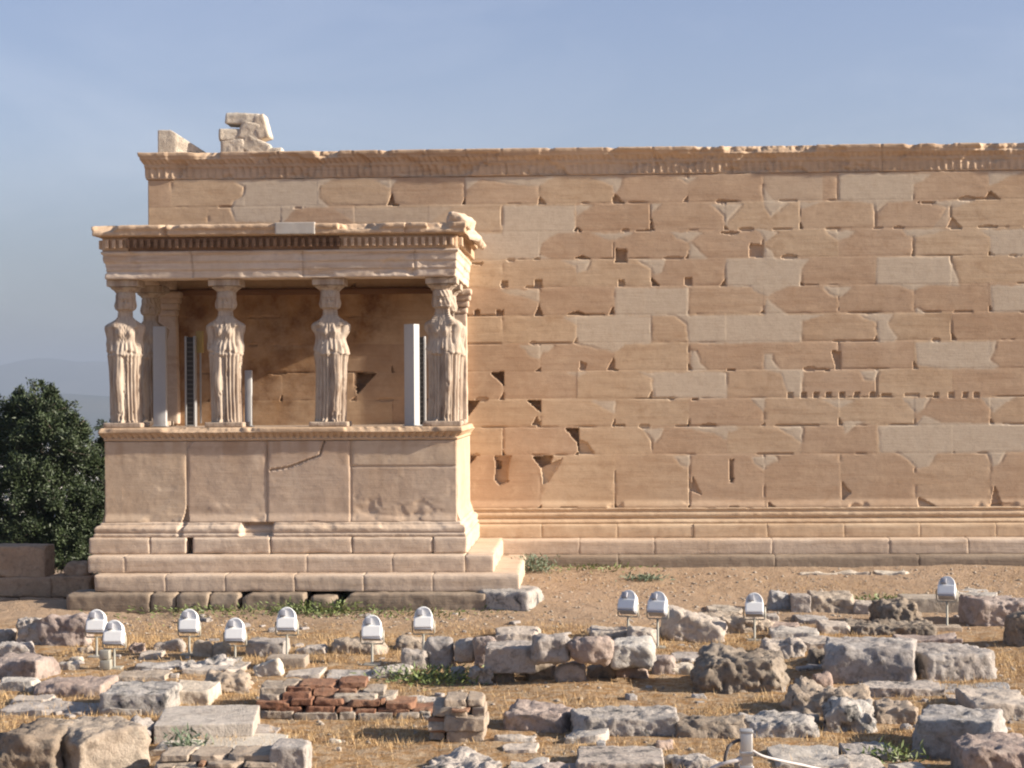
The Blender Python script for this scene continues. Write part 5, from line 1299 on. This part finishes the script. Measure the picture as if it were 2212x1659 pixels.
# ------------------------------------------------------------------ dry grass and gravel, uncountable
rg = np.random.RandomState(21)
def scatter(n, y0, y1, dens, x0=-7.5, x1=9.5):
    x = x0 + (x1 - x0) * rg.rand(n); y = y0 + (y1 - y0) * rg.rand(n)
    k = rg.rand(n) < dens(x, y); return x[k], y[k]
def dgr(x, y):
    P = np.stack([x, y, 0 * x], -1); c_ = sstep(-.12, .25, fbm(P * .9, 301, 3))
    return np.clip((.12 + .88 * c_) * (1 - .45 * sstep(26.2, 28.0, y)), 0, 1)
x, y = scatter(330000, 15.8, 32.6, dgr)
inP = (y > YP - 1.2) & (x < atX(1125, YP)); x, y = x[~inP], y[~inP]
z = zg(x, y); n = len(x)
P0 = np.stack([x, y, z - .01], 1); h = (.035 + .085 * rg.rand(n) ** 2) * (1 - .45 * sstep(26, 28, y)); an = rg.rand(n) * 2 * np.pi
lean = np.stack([np.cos(an) * .9 + .5, np.sin(an) * .9, .45 + .8 * rg.rand(n)], 1); lean /= np.linalg.norm(lean, axis=1, keepdims=True)
side = np.stack([-np.sin(an + rg.randn(n) * .5), np.cos(an), 0 * an], 1) * .0045
V = np.stack([P0 - side, P0 + side, P0 + lean * h[:, None] * 1.3 + [0, 0, 0]], 1).reshape(-1, 3)
Fq = np.arange(n * 3).reshape(-1, 3)
t = NT('straw'); c = t.coord(); nn = t.noise(c, 1.1, 4, .6); n2 = t.noise(c, 30, 2)
M_STRAW = t.done(t.mix(t.ramp(n2, .35, .65), t.mix(t.ramp(nn, .35, .65), (.31, .18, .07), (.40, .26, .12)), (.52, .37, .20)), .8, spec=.2)
tag(obj('dry_grass', V, Fq, M_STRAW, smooth=False), 'straw-coloured dry grass covering the ground between the stones', 'dry grass', kind='stuff')
def dpe(x, y):
    P = np.stack([x, y, 0 * x], -1); return np.clip(.12 + .5 * sstep(0, .4, fbm(P * 1.3, 401, 3)) + .7 * sstep(26.3, 28.2, y), 0, 1)
x, y = scatter(10000, 15.8, 32.5, dpe); inP = (y > YP - 1.2) & (x < atX(1125, YP)); x, y = x[~inP], y[~inP]; n = len(x)
octa = np.array([[1, 0, 0], [-1, 0, 0], [0, 1, 0], [0, -1, 0], [0, 0, 1], [0, 0, -1]], float)
fo = np.array([[0, 2, 4], [2, 1, 4], [1, 3, 4], [3, 0, 4], [2, 0, 5], [1, 2, 5], [3, 1, 5], [0, 3, 5]])
s_ = (.010 + .035 * rg.rand(n) ** 3)[:, None, None]
V = octa[None] * s_ * (.6 + .6 * rg.rand(n, 6, 1)) * np.array([1.3, 1, .7]); aa = rg.rand(n) * 6.28; ca, sa = np.cos(aa)[:, None], np.sin(aa)[:, None]
V = np.stack([V[..., 0] * ca - V[..., 1] * sa, V[..., 0] * sa + V[..., 1] * ca, V[..., 2]], -1) + np.stack([x, y, zg(x, y) + .005], 1)[:, None]
Fp = (fo[None] + (np.arange(n) * 6)[:, None, None]).reshape(-1, 3)
tag(obj('gravel', V.reshape(-1, 3), Fp, R['tan'], smooth=False), 'pale gravel and marble chips strewn over the ground', 'gravel', kind='stuff')
# fallen fragments the size of a hand, too many to count
x, y = scatter(520, 16, 29.5, lambda x, y: .25 + .6 * sstep(.0, .4, fbm(np.stack([x, y, 0 * x], -1) * .8, 77, 3)))
inP = (y > YP - 1.2) & (x < atX(1125, YP)); x, y = x[~inP], y[~inP]; pr = []
for k in range(len(x)):
    a = .05 + .11 * rg.rand() ** 1.8
    V, Q = hewn(a * (1 + rg.rand()), a, a * (.4 + .4 * rg.rand()), a / 3.2, a * .12, a * .2, a * .08, k, cuts=3, cutdepth=.35, freq=2 / a * .3)
    pr.append((rotz(V, rg.rand() * 6) + [x[k], y[k], float(zg(x[k], y[k])) + a * .12], Q))
V, Q = join(pr); tag(obj('rubble_fragments', V, Q, R['grey']), 'hand-sized broken fragments strewn between the larger stones', 'rubble', kind='stuff')

# ------------------------------------------------------------------ haze
V, Q = box_grid(1, 1, 1, 1, 1); V = cube * np.array([13000, 12300, 395]) + [0, 5950, -135]
hz_ = obj('haze', V, cq, None, smooth=False)
m = bpy.data.materials.new('haze_air'); m.use_nodes = True; nt_ = m.node_tree; nt_.nodes.clear()
pv = nt_.nodes.new('ShaderNodeVolumePrincipled'); pv.inputs['Color'].default_value = (.34, .40, .51, 1); pv.inputs['Density'].default_value = 2.2e-4; pv.inputs['Anisotropy'].default_value = 0.0
ou = nt_.nodes.new('ShaderNodeOutputMaterial'); nt_.links.new(pv.outputs[0], ou.inputs['Volume']); hz_.data.materials.append(m)
tag(hz_, kind='stuff'); hz_['label'] = 'pale haze lying over the distant hills'; hz_['category'] = 'haze'
